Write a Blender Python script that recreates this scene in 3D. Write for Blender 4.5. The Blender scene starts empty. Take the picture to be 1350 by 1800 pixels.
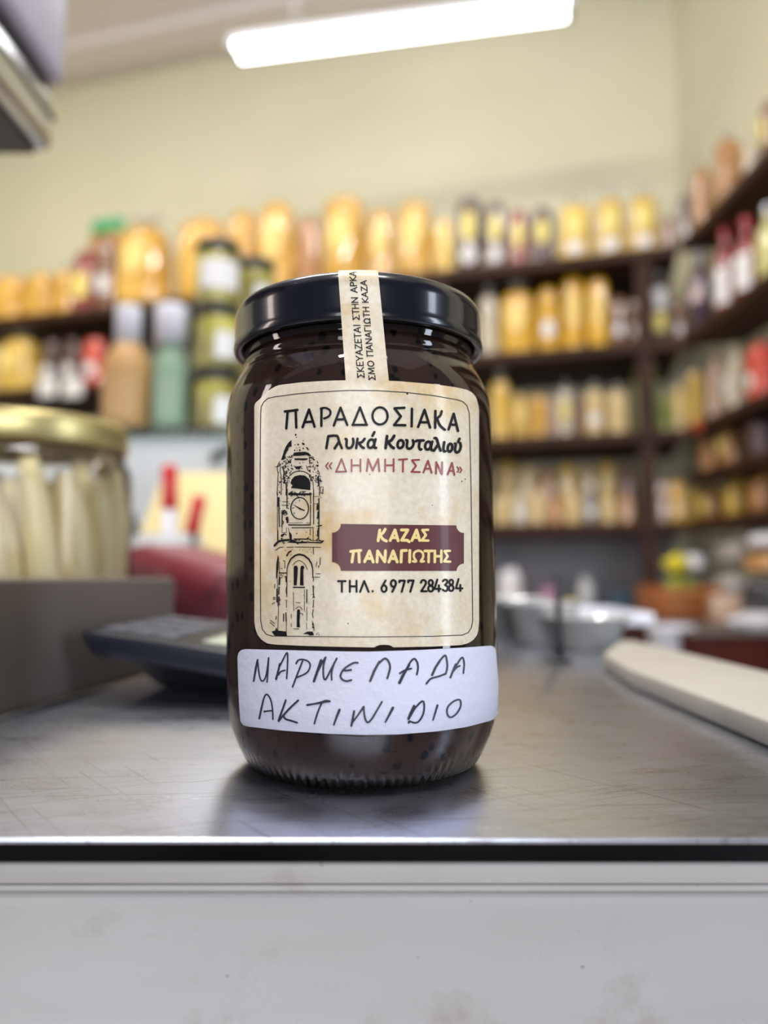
import bpy, bmesh, math, random
from mathutils import Vector, Matrix

C = bpy.context.scene.collection
SC = bpy.context.scene
rnd = random.Random(7)
R_ = math.radians

# ------------------------------------------------------------------ camera
EYE = 1.02                                  # camera height above the floor (m)
TH = math.atan(100.0 / 1350.0)              # pitched slightly upwards
cam_d = bpy.data.cameras.new('camera')
cam = bpy.data.objects.new('camera', cam_d)
C.objects.link(cam)
cam.location = (0, 0, EYE)
cam.rotation_euler = (math.pi / 2 + TH, 0, 0)
cam_d.sensor_fit = 'VERTICAL'
cam_d.sensor_height = 36.0
cam_d.lens = 27.0
cam_d.clip_start = 0.01
cam_d.dof.use_dof = True
cam_d.dof.focus_distance = 0.205
cam_d.dof.aperture_fstop = 5.2
SC.camera = cam

# ------------------------------------------------------------------ view, world, lights
SC.view_settings.view_transform = 'Standard'
SC.view_settings.look = 'None'
SC.view_settings.gamma = 1.0
SC.view_settings.exposure = -0.64
SC.view_settings.use_curve_mapping = False
SC.cycles.max_bounces = 10
SC.cycles.transmission_bounces = 10
SC.cycles.transparent_max_bounces = 16
SC.cycles.sample_clamp_indirect = 4.0
SC.cycles.caustics_reflective = False

W = bpy.data.worlds.new('world')
SC.world = W
W.use_nodes = True
W.node_tree.nodes['Background'].inputs[0].default_value = (0.86, 0.90, 1.0, 1)
W.node_tree.nodes['Background'].inputs[1].default_value = 0.22


def area(name, loc, target, sx, sy, power, col):
    d = bpy.data.lights.new(name, 'AREA')
    d.shape = 'RECTANGLE'
    d.size, d.size_y, d.energy, d.color = sx, sy, power, col
    o = bpy.data.objects.new(name, d)
    C.objects.link(o)
    o.location = loc
    o.rotation_euler = (Vector(target) - Vector(loc)).to_track_quat('-Z', 'Y').to_euler()
    return o


area('shopfront_daylight', (0.2, -3.2, 1.7), (0.2, 2.5, 1.35), 2.6, 1.9, 150, (0.90, 0.94, 1.0))
area('window_daylight_side', (2.5, -0.55, 1.35), (0, 0.24, 1.0), 0.34, 2.1, 46, (0.78, 0.87, 1.0))
area('doorway_light_side', (-2.4, 0.02, 1.40), (0, 0.24, 1.05), 0.26, 1.7, 24, (1.0, 0.86, 0.80))
area('ceiling_tube_light_near', (0.1, -0.55, 3.45), (0.1, -0.3, 0), 1.25, 0.14, 66, (1.0, 0.97, 0.93))
area('ceiling_tube_light_middle', (-0.5, 1.0, 3.45), (-0.3, 1.7, 0), 1.25, 0.14, 60, (1.0, 0.97, 0.92))
area('ceiling_tube_light_far', (-1.9, 2.2, 3.35), (-1.7, 2.9, 1.0), 1.25, 0.14, 30, (1.0, 0.94, 0.84))


# ------------------------------------------------------------------ geometry of the view (for measuring the photo)
def ray(px, py):
    x = (px - 675) / 1350.0
    y = (900 - py) / 1350.0
    return Vector((x, math.cos(TH) - y * math.sin(TH), math.sin(TH) + y * math.cos(TH)))


def at_Y(px, py, Y):
    d = ray(px, py)
    return Vector((0, 0, EYE)) + d * (Y / d.y)


def at_Z(px, py, z):
    d = ray(px, py)
    return Vector((0, 0, EYE)) + d * ((z - EYE) / d.z)


def slope(px, py):
    d = ray(px, py)
    return d.x / d.y, d.z / d.y


# ------------------------------------------------------------------ materials
def lin(c):
    def f(v):
        v /= 255.0
        return v / 12.92 if v <= 0.04045 else ((v + 0.055) / 1.055) ** 2.4
    return (f(c[0]), f(c[1]), f(c[2]), 1.0)


def new_mat(name):
    m = bpy.data.materials.new(name)
    m.use_nodes = True
    return m, m.node_tree, m.node_tree.nodes['Principled BSDF']


def noise(nt, scale, detail=3.0, rough=0.5, coord='Object', stretch=None, dims='3D'):
    tc = nt.nodes.new('ShaderNodeTexCoord')
    mp = nt.nodes.new('ShaderNodeMapping')
    if stretch:
        mp.inputs['Scale'].default_value = stretch
    nt.links.new(tc.outputs[coord], mp.inputs['Vector'])
    n = nt.nodes.new('ShaderNodeTexNoise')
    n.inputs['Scale'].default_value = scale
    n.inputs['Detail'].default_value = detail
    n.inputs['Roughness'].default_value = rough
    nt.links.new(mp.outputs[0], n.inputs['Vector'])
    return n


def ramp(nt, src, stops):
    r = nt.nodes.new('ShaderNodeValToRGB')
    while len(r.color_ramp.elements) < len(stops):
        r.color_ramp.elements.new(0.5)
    for e, (p, c) in zip(r.color_ramp.elements, stops):
        e.position = p
        e.color = c if len(c) == 4 else (*c, 1)
    nt.links.new(src, r.inputs[0])
    return r


def mix(nt, fac, a, b, blend='MIX'):
    m = nt.nodes.new('ShaderNodeMix')
    m.data_type = 'RGBA'
    m.blend_type = blend
    for s, v in ((0, fac), (6, a), (7, b)):
        if hasattr(v, 'is_linked') or hasattr(v, 'links'):
            nt.links.new(v, m.inputs[s])
        else:
            m.inputs[s].default_value = v
    return m.outputs[2]


def bump(nt, b, src, strength, dist=0.001):
    n = nt.nodes.new('ShaderNodeBump')
    n.inputs['Strength'].default_value = strength
    n.inputs['Distance'].default_value = dist
    nt.links.new(src, n.inputs['Height'])
    nt.links.new(n.outputs[0], b.inputs['Normal'])


def plain(name, col, rough=0.5, metal=0.0, coat=0.0, spec=0.5, var=0.0, vscale=30.0, bstr=0.0, bdist=0.002, bscale=60.0):
    m, nt, b = new_mat(name)
    b.inputs['Base Color'].default_value = lin(col)
    b.inputs['Roughness'].default_value = rough
    b.inputs['Metallic'].default_value = metal
    b.inputs['Coat Weight'].default_value = coat
    b.inputs['Coat Roughness'].default_value = 0.08
    b.inputs['Specular IOR Level'].default_value = spec
    if var:
        n = noise(nt, vscale)
        lo = tuple(v * (1 - var) for v in lin(col)[:3])
        hi = tuple(min(1, v * (1 + var)) for v in lin(col)[:3])
        r = ramp(nt, n.outputs[0], [(0.3, lo), (0.7, hi)])
        nt.links.new(r.outputs[0], b.inputs['Base Color'])
    if bstr:
        n = noise(nt, bscale)
        bump(nt, b, n.outputs[0], bstr, bdist)
    return m


def packed(name, a, b_, scale=26.0, coat=1.0, per_object=0.14, rough=0.35):
    """Small dry goods seen through a clear bag: two colours in lumps under a glossy skin."""
    m, nt, b = new_mat(name)
    v = nt.nodes.new('ShaderNodeTexVoronoi')
    v.inputs['Scale'].default_value = scale
    tc = nt.nodes.new('ShaderNodeTexCoord')
    oi = nt.nodes.new('ShaderNodeObjectInfo')
    add = nt.nodes.new('ShaderNodeVectorMath')
    add.operation = 'ADD'
    nt.links.new(tc.outputs['Object'], add.inputs[0])
    nt.links.new(oi.outputs['Random'], add.inputs[1])
    nt.links.new(add.outputs[0], v.inputs['Vector'])
    r = ramp(nt, v.outputs['Distance'], [(0.1, lin(a)), (0.75, lin(b_))])
    hsv = nt.nodes.new('ShaderNodeHueSaturation')
    mr = nt.nodes.new('ShaderNodeMapRange')
    mr.inputs[3].default_value = 1 - per_object
    mr.inputs[4].default_value = 1 + per_object * 0.4
    nt.links.new(oi.outputs['Random'], mr.inputs[0])
    nt.links.new(mr.outputs[0], hsv.inputs['Value'])
    nt.links.new(r.outputs[0], hsv.inputs['Color'])
    nt.links.new(hsv.outputs[0], b.inputs['Base Color'])
    b.inputs['Roughness'].default_value = rough
    b.inputs['Coat Weight'].default_value = coat
    b.inputs['Coat Roughness'].default_value = 0.09
    b.inputs['Coat IOR'].default_value = 1.7
    n = noise(nt, 9.0, 1.0)
    bump(nt, b, n.outputs[0], 0.35, 0.05)
    return m


def glass(name, col=(1, 1, 1, 1), rough=0.0, ior=1.5):
    m, nt, b = new_mat(name)
    b.inputs['Base Color'].default_value = col
    b.inputs['Transmission Weight'].default_value = 1.0
    b.inputs['Roughness'].default_value = rough
    b.inputs['IOR'].default_value = ior
    return m


def film(name, tint=(1, 1, 1, 1), gloss=1.0, haze=0.0, haze_col=(0.8, 0.8, 0.82, 1)):
    """Thin clear plastic or thin glass wall: see-through with a fresnel shine and a little haze."""
    m = bpy.data.materials.new(name)
    m.use_nodes = True
    nt = m.node_tree
    nt.nodes.clear()
    out = nt.nodes.new('ShaderNodeOutputMaterial')
    tr = nt.nodes.new('ShaderNodeBsdfTransparent')
    tr.inputs[0].default_value = tint
    gl = nt.nodes.new('ShaderNodeBsdfGlossy')
    gl.inputs['Roughness'].default_value = 0.10
    df = nt.nodes.new('ShaderNodeBsdfDiffuse')
    df.inputs[0].default_value = haze_col
    fr = nt.nodes.new('ShaderNodeFresnel')
    fr.inputs[0].default_value = 1.0 + 0.5 * gloss
    m1 = nt.nodes.new('ShaderNodeMixShader')
    m1.inputs[0].default_value = haze
    m2 = nt.nodes.new('ShaderNodeMixShader')
    nt.links.new(tr.outputs[0], m1.inputs[1])
    nt.links.new(df.outputs[0], m1.inputs[2])
    nt.links.new(fr.outputs[0], m2.inputs[0])
    nt.links.new(m1.outputs[0], m2.inputs[1])
    nt.links.new(gl.outputs[0], m2.inputs[2])
    nt.links.new(m2.outputs[0], out.inputs[0])
    return m


M = {}
M['wall'] = plain('wall_paint', (221, 218, 192), 0.75, var=0.04, vscale=2.0)
M['ceiling'] = plain('ceiling_paint', (236, 229, 232), 0.8)
M['floor'] = plain('floor_tile', (150, 142, 132), 0.5, var=0.1, vscale=6)
M['wainscot'] = plain('grey_wall_panel', (150, 146, 156), 0.6)
M['wood'] = plain('dark_stained_wood', (62, 36, 25), 0.6, spec=0.25, var=0.3, vscale=9)
M['redwood'] = plain('reddish_wood', (66, 22, 14), 0.6, spec=0.15, var=0.2, vscale=8)
M['crate'] = plain('orange_crate_wood', (168, 98, 50), 0.6, var=0.25, vscale=14)
M['white_plastic'] = plain('white_plastic', (226, 226, 236), 0.35, coat=0.3)
M['white_matt'] = plain('white_matt', (214, 216, 222), 0.6)
M['paper_white'] = plain('white_paper', (236, 234, 236), 0.7)
M['paper_cream'] = plain('cream_paper', (226, 208, 150), 0.6)
M['black_plastic'] = plain('black_plastic', (34, 35, 40), 0.4)
M['dark_blue_plastic'] = plain('dark_slate_plastic', (27, 29, 40), 0.36, coat=0.1)
M['keypad'] = plain('grey_keypad', (92, 94, 106), 0.45)
M['screen'] = plain('pale_lcd_screen', (196, 206, 190), 0.25)
M['grey_metal'] = plain('dark_grey_metal', (112, 104, 100), 0.5, metal=0.35, var=0.08, vscale=8)
M['burgundy'] = plain('burgundy_plastic', (128, 48, 58), 0.45, coat=0.15)
M['red_plastic'] = plain('red_plastic', (206, 28, 34), 0.35, coat=0.4)
M['gold'] = plain('gold_lacquer', (198, 184, 128), 0.36, metal=0.8)
M['chrome'] = plain('chrome', (190, 190, 192), 0.16, metal=1.0)
M['underside'] = plain('brushed_grey_metal', (92, 85, 82), 0.4, metal=0.7)
M['lilac'] = plain('pale_lilac_plastic', (208, 202, 224), 0.4)
M['tube'] = None
M['beige_bottle'] = plain('beige_bottle_plastic', (190, 148, 94), 0.5)
M['green_bottle'] = plain('sage_bottle_plastic', (138, 164, 140), 0.5)
M['shelf_glass'] = glass('green_edge_glass', (0.62, 0.85, 0.74, 1), 0.0, 1.5)
M['film'] = film('clear_bag_film', (0.96, 0.96, 0.95, 1), 1.0, 0.22, (0.85, 0.84, 0.8, 1))
M['clear'] = film('clear_plastic', (0.97, 0.98, 0.98, 1), 1.0, 0.50, (0.92, 0.92, 0.93, 1))
M['thin_glass'] = film('thin_jar_glass', (1.0, 0.985, 0.94, 1), 0.8, 0.02)
M['orange_pasta'] = packed('orange_pasta', (246, 196, 66), (214, 156, 38), 16)
M['gold_pasta'] = packed('golden_pasta', (250, 216, 100), (220, 172, 60), 16)
M['yellow_pasta'] = packed('yellow_pasta', (250, 206, 44), (222, 162, 20), 18)
M['pale_pasta'] = packed('pale_pasta', (250, 228, 166), (216, 180, 112), 14)
M['brown_goods'] = packed('brown_dry_goods', (172, 112, 72), (104, 62, 44), 14)
M['tan_goods'] = packed('tan_dry_goods', (218, 160, 92), (168, 110, 56), 14)
M['dark_goods'] = packed('dark_dry_goods', (104, 62, 58), (56, 30, 30), 14)
M['red_goods'] = packed('red_dry_goods', (196, 70, 62), (120, 34, 34), 14)
M['orange_red_goods'] = packed('orange_red_goods', (240, 96, 72), (206, 56, 40), 12)
M['pink_goods'] = packed('pale_pink_goods', (232, 204, 180), (206, 166, 140), 8)
M['cream_goods'] = packed('cream_goods', (238, 228, 206), (206, 190, 160), 8)
M['grey_goods'] = packed('grey_goods', (176, 168, 162), (110, 104, 102), 8)
M['green_goods'] = packed('yellow_green_goods', (196, 196, 96), (120, 140, 52), 10)
M['purple_goods'] = packed('dark_purple_goods', (96, 52, 62), (58, 28, 40), 10)
M['olive_goods'] = packed('olives_in_brine', (214, 206, 96), (132, 124, 40), 13, coat=0.9)
M['label_yellow'] = plain('yellow_label', (244, 226, 130), 0.5)
M['gold_label_highlight'] = plain('pale_gold_label_highlight', (246, 216, 132), 0.5)  # pasta bag ovals: label tone that also paints in the bags' cream highlights
M['label_white'] = plain('white_label', (240, 238, 240), 0.5)
M['label_pink'] = plain('pinkish_label', (228, 200, 204), 0.5)
M['green_card'] = plain('green_card', (58, 168, 112), 0.6)
M['wine_red'] = plain('red_liquid_bottle', (140, 16, 28), 0.12, coat=1.0)
M['wine_dark'] = plain('dark_purple_bottle', (66, 44, 66), 0.14, coat=1.0)
M['oil'] = plain('pale_oil_bottle', (214, 206, 140), 0.14, coat=1.0)
M['silver_cap'] = plain('silver_cap', (190, 190, 200), 0.3, metal=0.8)
M['red_cap'] = plain('red_cap', (182, 40, 52), 0.35, coat=0.3)
M['spear'] = plain('pale_pickled_spear', (248, 230, 178), 0.4, coat=0.4, var=0.06, vscale=30)
M['teal'] = plain('dark_teal_plastic', (34, 62, 76), 0.5)
M['purple'] = plain('mauve_plastic', (172, 120, 150), 0.5)
M['bag_yellow'] = plain('bright_yellow_plastic', (226, 208, 40), 0.35, coat=0.3, bstr=0.5, bdist=0.01, bscale=20)
M['bag_grey'] = plain('crumpled_grey_plastic', (168, 162, 158), 0.35, coat=0.4, bstr=0.6, bdist=0.02, bscale=16)
M['bag_dark'] = plain('crumpled_dark_plastic', (58, 56, 62), 0.35, coat=0.4, bstr=0.6, bdist=0.02, bscale=16)
M['bag_white'] = plain('crumpled_white_plastic', (226, 224, 230), 0.4, coat=0.4, bstr=0.6, bdist=0.02, bscale=16)
M['cabinet_white'] = plain('cabinet_white', (194, 197, 200), 0.55)
M['board'] = plain('cream_board', (180, 176, 168), 0.5, var=0.04, vscale=20)

# emitting tubes of the lamp
m, nt, b = new_mat('lit_fluorescent_tube')
b.inputs['Base Color'].default_value = (1, 1, 1, 1)
b.inputs['Emission Color'].default_value = (0.95, 0.97, 1.0, 1)
b.inputs['Emission Strength'].default_value = 16.0
M['tube'] = m

# stainless steel worktop: brushed, scratched
m, nt, b = new_mat('scratched_steel')
b.inputs['Metallic'].default_value = 1.0
n2 = noise(nt, 9, 5, 0.65)
c1 = ramp(nt, n2.outputs[0], [(0.3, lin((204, 208, 224))), (0.7, lin((218, 222, 238)))])
cc = c1.outputs[0]
for ang, th_ in ((24, 0.70), (-52, 0.71), (4, 0.69)):
    tc = nt.nodes.new('ShaderNodeTexCoord')
    mp = nt.nodes.new('ShaderNodeMapping')
    mp.vector_type = 'TEXTURE'
    mp.inputs['Rotation'].default_value = (0, 0, R_(ang))
    mp.inputs['Scale'].default_value = (1.0, 0.012, 1.0)
    nt.links.new(tc.outputs['Object'], mp.inputs[0])
    ns = nt.nodes.new('ShaderNodeTexNoise')
    ns.inputs['Scale'].default_value = 16
    ns.inputs['Detail'].default_value = 2
    nt.links.new(mp.outputs[0], ns.inputs['Vector'])
    rs = ramp(nt, ns.outputs[0], [(th_ - 0.06, (0, 0, 0)), (th_ - 0.03, (0.5, 0.5, 0.5))])
    cc = mix(nt, rs.outputs[0], cc, lin((150, 150, 158)))
nt.links.new(cc, b.inputs['Base Color'])
n4 = noise(nt, 40, 6, 0.75, stretch=(1, 2.2, 1))
mr = nt.nodes.new('ShaderNodeMapRange')
mr.inputs[1].default_value = 0.3
mr.inputs[2].default_value = 0.7
mr.inputs[3].default_value = 0.25
mr.inputs[4].default_value = 0.33
nt.links.new(n4.outputs[0], mr.inputs[0])
nt.links.new(mr.outputs[0], b.inputs['Roughness'])
n3 = noise(nt, 90, 3, 0.6, stretch=(1, 8, 1))
bump(nt, b, n3.outputs[0], 0.05, 0.0004)
M['steel'] = m

# painted counter front with grubby stains
m, nt, b = new_mat('stained_grey_paint')
n1 = noise(nt, 5, 4, 0.6, stretch=(1, 1, 2.5))
base = ramp(nt, n1.outputs[0], [(0.3, lin((172, 166, 162))), (0.7, lin((190, 186, 185)))])
n2 = noise(nt, 26, 6, 0.7)
spots = ramp(nt, n2.outputs[0], [(0.57, (0, 0, 0)), (0.74, (0.8, 0.8, 0.8))])
n3 = noise(nt, 240, 3, 0.6)
flecks = ramp(nt, n3.outputs[0], [(0.72, (0, 0, 0)), (0.76, (1, 1, 1))])
c = mix(nt, spots.outputs[0], base.outputs[0], lin((160, 148, 143)))
fm = nt.nodes.new('ShaderNodeMath')
fm.operation = 'MULTIPLY'
fm.inputs[1].default_value = 0.6
nt.links.new(flecks.outputs[0], fm.inputs[0])
c = mix(nt, fm.outputs[0], c, lin((96, 84, 80)))
nt.links.new(c, b.inputs['Base Color'])
b.inputs['Roughness'].default_value = 0.5
n5 = noise(nt, 120, 3)
bump(nt, b, n5.outputs[0], 0.1, 0.0008)
M['counter_paint'] = m

# aged label paper
m, nt, b = new_mat('aged_label_paper')
n1 = noise(nt, 48, 5, 0.62)
base = ramp(nt, n1.outputs[0], [(0.32, lin((216, 207, 190))), (0.56, lin((210, 197, 172))), (0.72, lin((204, 178, 124)))])
n2 = noise(nt, 700, 3, 0.6)
gr = ramp(nt, n2.outputs[0], [(0.3, (0.88, 0.88, 0.88)), (0.7, (1.06, 1.06, 1.06))])
c = mix(nt, 1.0, base.outputs[0], gr.outputs[0], 'MULTIPLY')
n3 = noise(nt, 30, 6, 0.7)
st = ramp(nt, n3.outputs[0], [(0.54, (0, 0, 0)), (0.70, (0.8, 0.8, 0.8))])
c = mix(nt, st.outputs[0], c, lin((196, 156, 82)))
nt.links.new(c, b.inputs['Base Color'])
b.inputs['Roughness'].default_value = 0.42
b.inputs['Coat Weight'].default_value = 0.5
b.inputs['Coat Roughness'].default_value = 0.16
M['label_paper'] = m
M['ink'] = plain('black_ink', (8, 8, 13), 0.5, spec=0.2, coat=0.03)
M['tower_ink'] = plain('charcoal_ink', (20, 18, 22), 0.5, spec=0.2, coat=0.03)
M['red_ink'] = plain('dark_red_ink', (132, 44, 46), 0.45, coat=0.3)
M['maroon'] = plain('maroon_print', (88, 42, 46), 0.45, spec=0.3, coat=0.12)
M['gold_ink'] = plain('pale_gold_print', (222, 200, 130), 0.45, coat=0.3)
m, nt, b = new_mat('white_sticker_paper')
b.inputs['Base Color'].default_value = lin((208, 208, 228))
b.inputs['Roughness'].default_value = 0.7
n = noise(nt, 420, 4, 0.6)
bump(nt, b, n.outputs[0], 0.35, 0.0006)
M['sticker'] = m
M['pen'] = plain('marker_ink', (40, 42, 58), 0.45)
M['lid_black'] = plain('black_lid_lacquer', (8, 10, 22), 0.22, coat=0.5, spec=0.4)
M['jar_glass'] = glass('jar_glass', (0.97, 0.98, 0.96, 1), 0.0, 1.5)

# kiwi jam: dark brown with black seeds
m, nt, b = new_mat('dark_kiwi_jam')
n1 = noise(nt, 40, 4, 0.6)
base = ramp(nt, n1.outputs[0], [(0.3, lin((44, 29, 23))), (0.7, lin((74, 53, 44)))])
v = nt.nodes.new('ShaderNodeTexVoronoi')
v.inputs['Scale'].default_value = 300
tc = nt.nodes.new('ShaderNodeTexCoord')
mp = nt.nodes.new('ShaderNodeMapping')
mp.inputs['Scale'].default_value = (1, 1, 0.8)
nt.links.new(tc.outputs['Object'], mp.inputs[0])
nt.links.new(mp.outputs[0], v.inputs['Vector'])
sd = ramp(nt, v.outputs['Distance'], [(0.30, (1, 1, 1)), (0.38, (0, 0, 0))])
gate = ramp(nt, v.outputs['Color'], [(0.55, (0, 0, 0)), (0.6, (1, 1, 1))])
mm = nt.nodes.new('ShaderNodeMath')
mm.operation = 'MULTIPLY'
nt.links.new(sd.outputs[0], mm.inputs[0])
nt.links.new(gate.outputs[0], mm.inputs[1])
c = mix(nt, mm.outputs[0], base.outputs[0], lin((8, 6, 10)))
nt.links.new(c, b.inputs['Base Color'])
b.inputs['Roughness'].default_value = 0.6
b.inputs['Specular IOR Level'].default_value = 0.05
M['jam'] = m


# ------------------------------------------------------------------ mesh helpers
def obj(name, bm, mats, parent=None, smooth=True, loc=None, link=True):
    me = bpy.data.meshes.new(name)
    bm.normal_update()
    bm.to_mesh(me)
    bm.free()
    for mt in (mats if isinstance(mats, (list, tuple)) else [mats]):
        me.materials.append(M[mt] if isinstance(mt, str) else mt)
    if smooth:
        me.polygons.foreach_set('use_smooth', [True] * len(me.polygons))
    o = bpy.data.objects.new(name, me)
    if link:
        C.objects.link(o)
    if parent is not None:
        o.parent = parent
    if loc is not None:
        o.location = loc
    return o


def tag(o, label, cat, group=None):
    o['label'] = label
    o['category'] = cat
    if group:
        o['group'] = group
    return o


def thing(name, label, cat, loc=(0, 0, 0), rz=0.0, group=None):
    o = bpy.data.objects.new(name, None)
    o.empty_display_size = 0.02
    C.objects.link(o)
    o.location = loc
    o.rotation_euler = (0, 0, rz)
    return tag(o, label, cat, group)


def struct(o):
    o['kind'] = 'structure'
    return o


def add_box(bm, lo, hi, bev=0.0, seg=2, mi=0):
    r = bmesh.ops.create_cube(bm, size=1.0)
    vs = r['verts']
    for v in vs:
        v.co = Vector([lo[i] + (v.co[i] + 0.5) * (hi[i] - lo[i]) for i in range(3)])
    fs = set(f for v in vs for f in v.link_faces)
    for f in fs:
        f.material_index = mi
    if bev > 0:
        es = list(set(e for v in vs for e in v.link_edges))
        bmesh.ops.bevel(bm, geom=es, offset=bev, segments=seg, affect='EDGES', profile=0.5)


def box(lo, hi, bev=0.0, seg=2):
    bm = bmesh.new()
    add_box(bm, lo, hi, bev, seg)
    return bm


def add_lathe(bm, prof, n=48, cx=0.0, cy=0.0, closed=False, mi=0, mod=None):
    rows = []
    for (r, z) in prof:
        if r < 1e-6:
            rows.append([bm.verts.new((cx, cy, z))])
        else:
            row = []
            for k in range(n):
                a = 2 * math.pi * k / n
                rr = r + (mod(a, r, z) if mod else 0)
                row.append(bm.verts.new((cx + rr * math.cos(a), cy + rr * math.sin(a), z)))
            rows.append(row)
    pairs = list(zip(rows[:-1], rows[1:]))
    if closed:
        pairs.append((rows[-1], rows[0]))
    for a, b2 in pairs:
        for k in range(n):
            k2 = (k + 1) % n
            if len(a) == 1 and len(b2) == 1:
                continue
            if len(a) == 1:
                f = bm.faces.new((a[0], b2[k2], b2[k]))
            elif len(b2) == 1:
                f = bm.faces.new((a[k], a[k2], b2[0]))
            else:
                f = bm.faces.new((a[k], a[k2], b2[k2], b2[k]))
            f.material_index = mi


def lathe(prof, n=48, mod=None):
    bm = bmesh.new()
    add_lathe(bm, prof, n, mod=mod)
    bmesh.ops.recalc_face_normals(bm, faces=bm.faces)
    return bm


def add_tube(bm, pts, rad, n=10):
    """Round bar through the points, closed ends; rad a number or one per point."""
    pts = [Vector(p) for p in pts]
    rads = rad if isinstance(rad, (list, tuple)) else [rad] * len(pts)
    rows = []
    for i, p in enumerate(pts):
        t = (pts[min(i + 1, len(pts) - 1)] - pts[max(i - 1, 0)]).normalized()
        a = t.cross(Vector((0, 0, 1)) if abs(t.z) < 0.9 else Vector((1, 0, 0))).normalized()
        b2 = t.cross(a)
        rows.append([bm.verts.new(p + (a * math.cos(2 * math.pi * k / n) + b2 * math.sin(2 * math.pi * k / n)) * rads[i]) for k in range(n)])
    for r1, r2 in zip(rows[:-1], rows[1:]):
        for k in range(n):
            bm.faces.new((r1[k], r1[(k + 1) % n], r2[(k + 1) % n], r2[k]))
    bm.faces.new(rows[0])
    bm.faces.new(rows[-1][::-1])
    bmesh.ops.recalc_face_normals(bm, faces=bm.faces)


def tube(pts, rad, n=10):
    bm = bmesh.new()
    add_tube(bm, pts, rad, n)
    return bm


def prism(poly, z0, z1, bev=0.0):
    """Upright prism over an XY polygon."""
    bm = bmesh.new()
    lo = [bm.verts.new((p[0], p[1], z0)) for p in poly]
    hi = [bm.verts.new((p[0], p[1], z1)) for p in poly]
    n = len(poly)
    bm.faces.new(lo[::-1])
    bm.faces.new(hi)
    for k in range(n):
        bm.faces.new((lo[k], lo[(k + 1) % n], hi[(k + 1) % n], hi[k]))
    bmesh.ops.recalc_face_normals(bm, faces=bm.faces)
    if bev:
        bmesh.ops.bevel(bm, geom=list(bm.edges), offset=bev, segments=2, affect='EDGES', profile=0.5)
    return bm


def hexa(c8, bev=0.0):
    """Box from 8 corners: bottom four (round), then top four."""
    bm = bmesh.new()
    v = [bm.verts.new(p) for p in c8]
    for f in ((3, 2, 1, 0), (4, 5, 6, 7), (0, 1, 5, 4), (1, 2, 6, 5), (2, 3, 7, 6), (3, 0, 4, 7)):
        bm.faces.new([v[i] for i in f])
    bmesh.ops.recalc_face_normals(bm, faces=bm.faces)
    if bev:
        bmesh.ops.bevel(bm, geom=list(bm.edges), offset=bev, segments=3, affect='EDGES', profile=0.5)
    return bm


# ------------------------------------------------------------------ room shell
SA = R_(15.8)                                   # the back wall runs off at an angle
U = Vector((-math.cos(SA), math.sin(SA), 0))    # along the back shelves, away to the left
NB = Vector((math.sin(SA), math.cos(SA), 0))    # into the back wall
B0 = Vector((0.85, 2.70, 0))                    # a point on the back shelves' front edge
RX = 1.045                                      # front edge of the side shelves
WX = 1.235                                      # side wall
BD = 0.50                                       # back shelf depth to the wall
CEIL = EYE + 2.58


def back_pt(px, off=0.0, py=700):
    """Plan point on the line OFF behind the back shelves' front edge, seen at column px."""
    k = slope(px, py)[0]
    p = B0 + NB * off
    # (p.x + t U.x) = k (p.y + t U.y)
    t = (k * p.y - p.x) / (U.x - k * U.y)
    return p + U * t


wb = B0 + NB * BD
t_c = (WX - wb.x) / U.x
corner = wb + U * t_c
far = wb + U * 3.6


def wall_slab(p, q, n, z0, z1, th):
    return prism([(p.x, p.y), (q.x, q.y), (q.x + n.x * th, q.y + n.y * th), (p.x + n.x * th, p.y + n.y * th)], z0, z1)


ext = corner - U * 0.15
struct(obj('wall_back', wall_slab(far, ext, NB, 0, CEIL, 0.1), 'wall', smooth=False))
struct(obj('wall_right', box((WX, 0.3, 0), (WX + 0.1, corner.y + 0.03, CEIL)), 'wall', smooth=False))
struct(obj('wall_left', box((far.x - 0.1, 1.2, 0), (far.x, far.y + 0.02, CEIL)), 'wall', smooth=False))
struct(obj('floor', box((-3.6, -3.6, -0.05), (2.0, 5.0, 0)), 'floor', smooth=False))
bm = box((-3.6, -1.2, CEIL), (2.0, 5.0, CEIL + 0.05))
struct(obj('ceiling', bm, 'ceiling', smooth=False))
# shallow plaster ribs across the ceiling, parallel to the back wall
for k, off in enumerate((-0.30, -0.95)):
    p, q = wb + NB * off + U * 3.2, wb + NB * off - U * 0.1
    t1 = (WX - 0.02 - (wb + NB * off).x) / U.x
    q = wb + NB * off + U * t1
    struct(obj('trim_%d' % (k + 1), wall_slab(p, q, NB, CEIL - 0.035, CEIL, 0.16), 'ceiling', smooth=False))

# ------------------------------------------------------------------ shelving
ZT, Z2, Z3, Z4 = EYE + 1.147, EYE + 0.807, EYE + 0.486, EYE + 0.162
ZR = EYE + 0.325
BT = 0.034
bx = (RX - 0.003 - B0.x) / U.x
su = thing('shelving_unit', 'long dark wooden shelving unit along the back wall, four shelves of bags', 'shelves', (B0.x, B0.y, 0))


def local_slab(p, q, n, z0, z1, th, org):
    return wall_slab(p - org, q - org, n, z0, z1, th)


LEFT_END = 3.0
for z in (ZT, Z2, Z3, Z4):
    obj('shelf', local_slab(B0 + U * LEFT_END, B0 + U * bx, NB, z - BT, z, BD - 0.004, B0), 'wood', su, smooth=False)
for px in (1136, 772, 300):
    p = back_pt(px, 0.012)
    obj('post', local_slab(p + U * 0.027, p - U * 0.027, NB, 0.0, ZT - BT - 0.001, 0.06, B0), 'wood', su, smooth=False)
obj('back_panel', local_slab(B0 + NB * (BD - 0.03) + U * LEFT_END, B0 + NB * (BD - 0.03) + U * (bx + 0.0), NB, 0.0, Z4 - BT - 0.001, 0.02, B0), 'wainscot', su, smooth=False)

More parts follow.
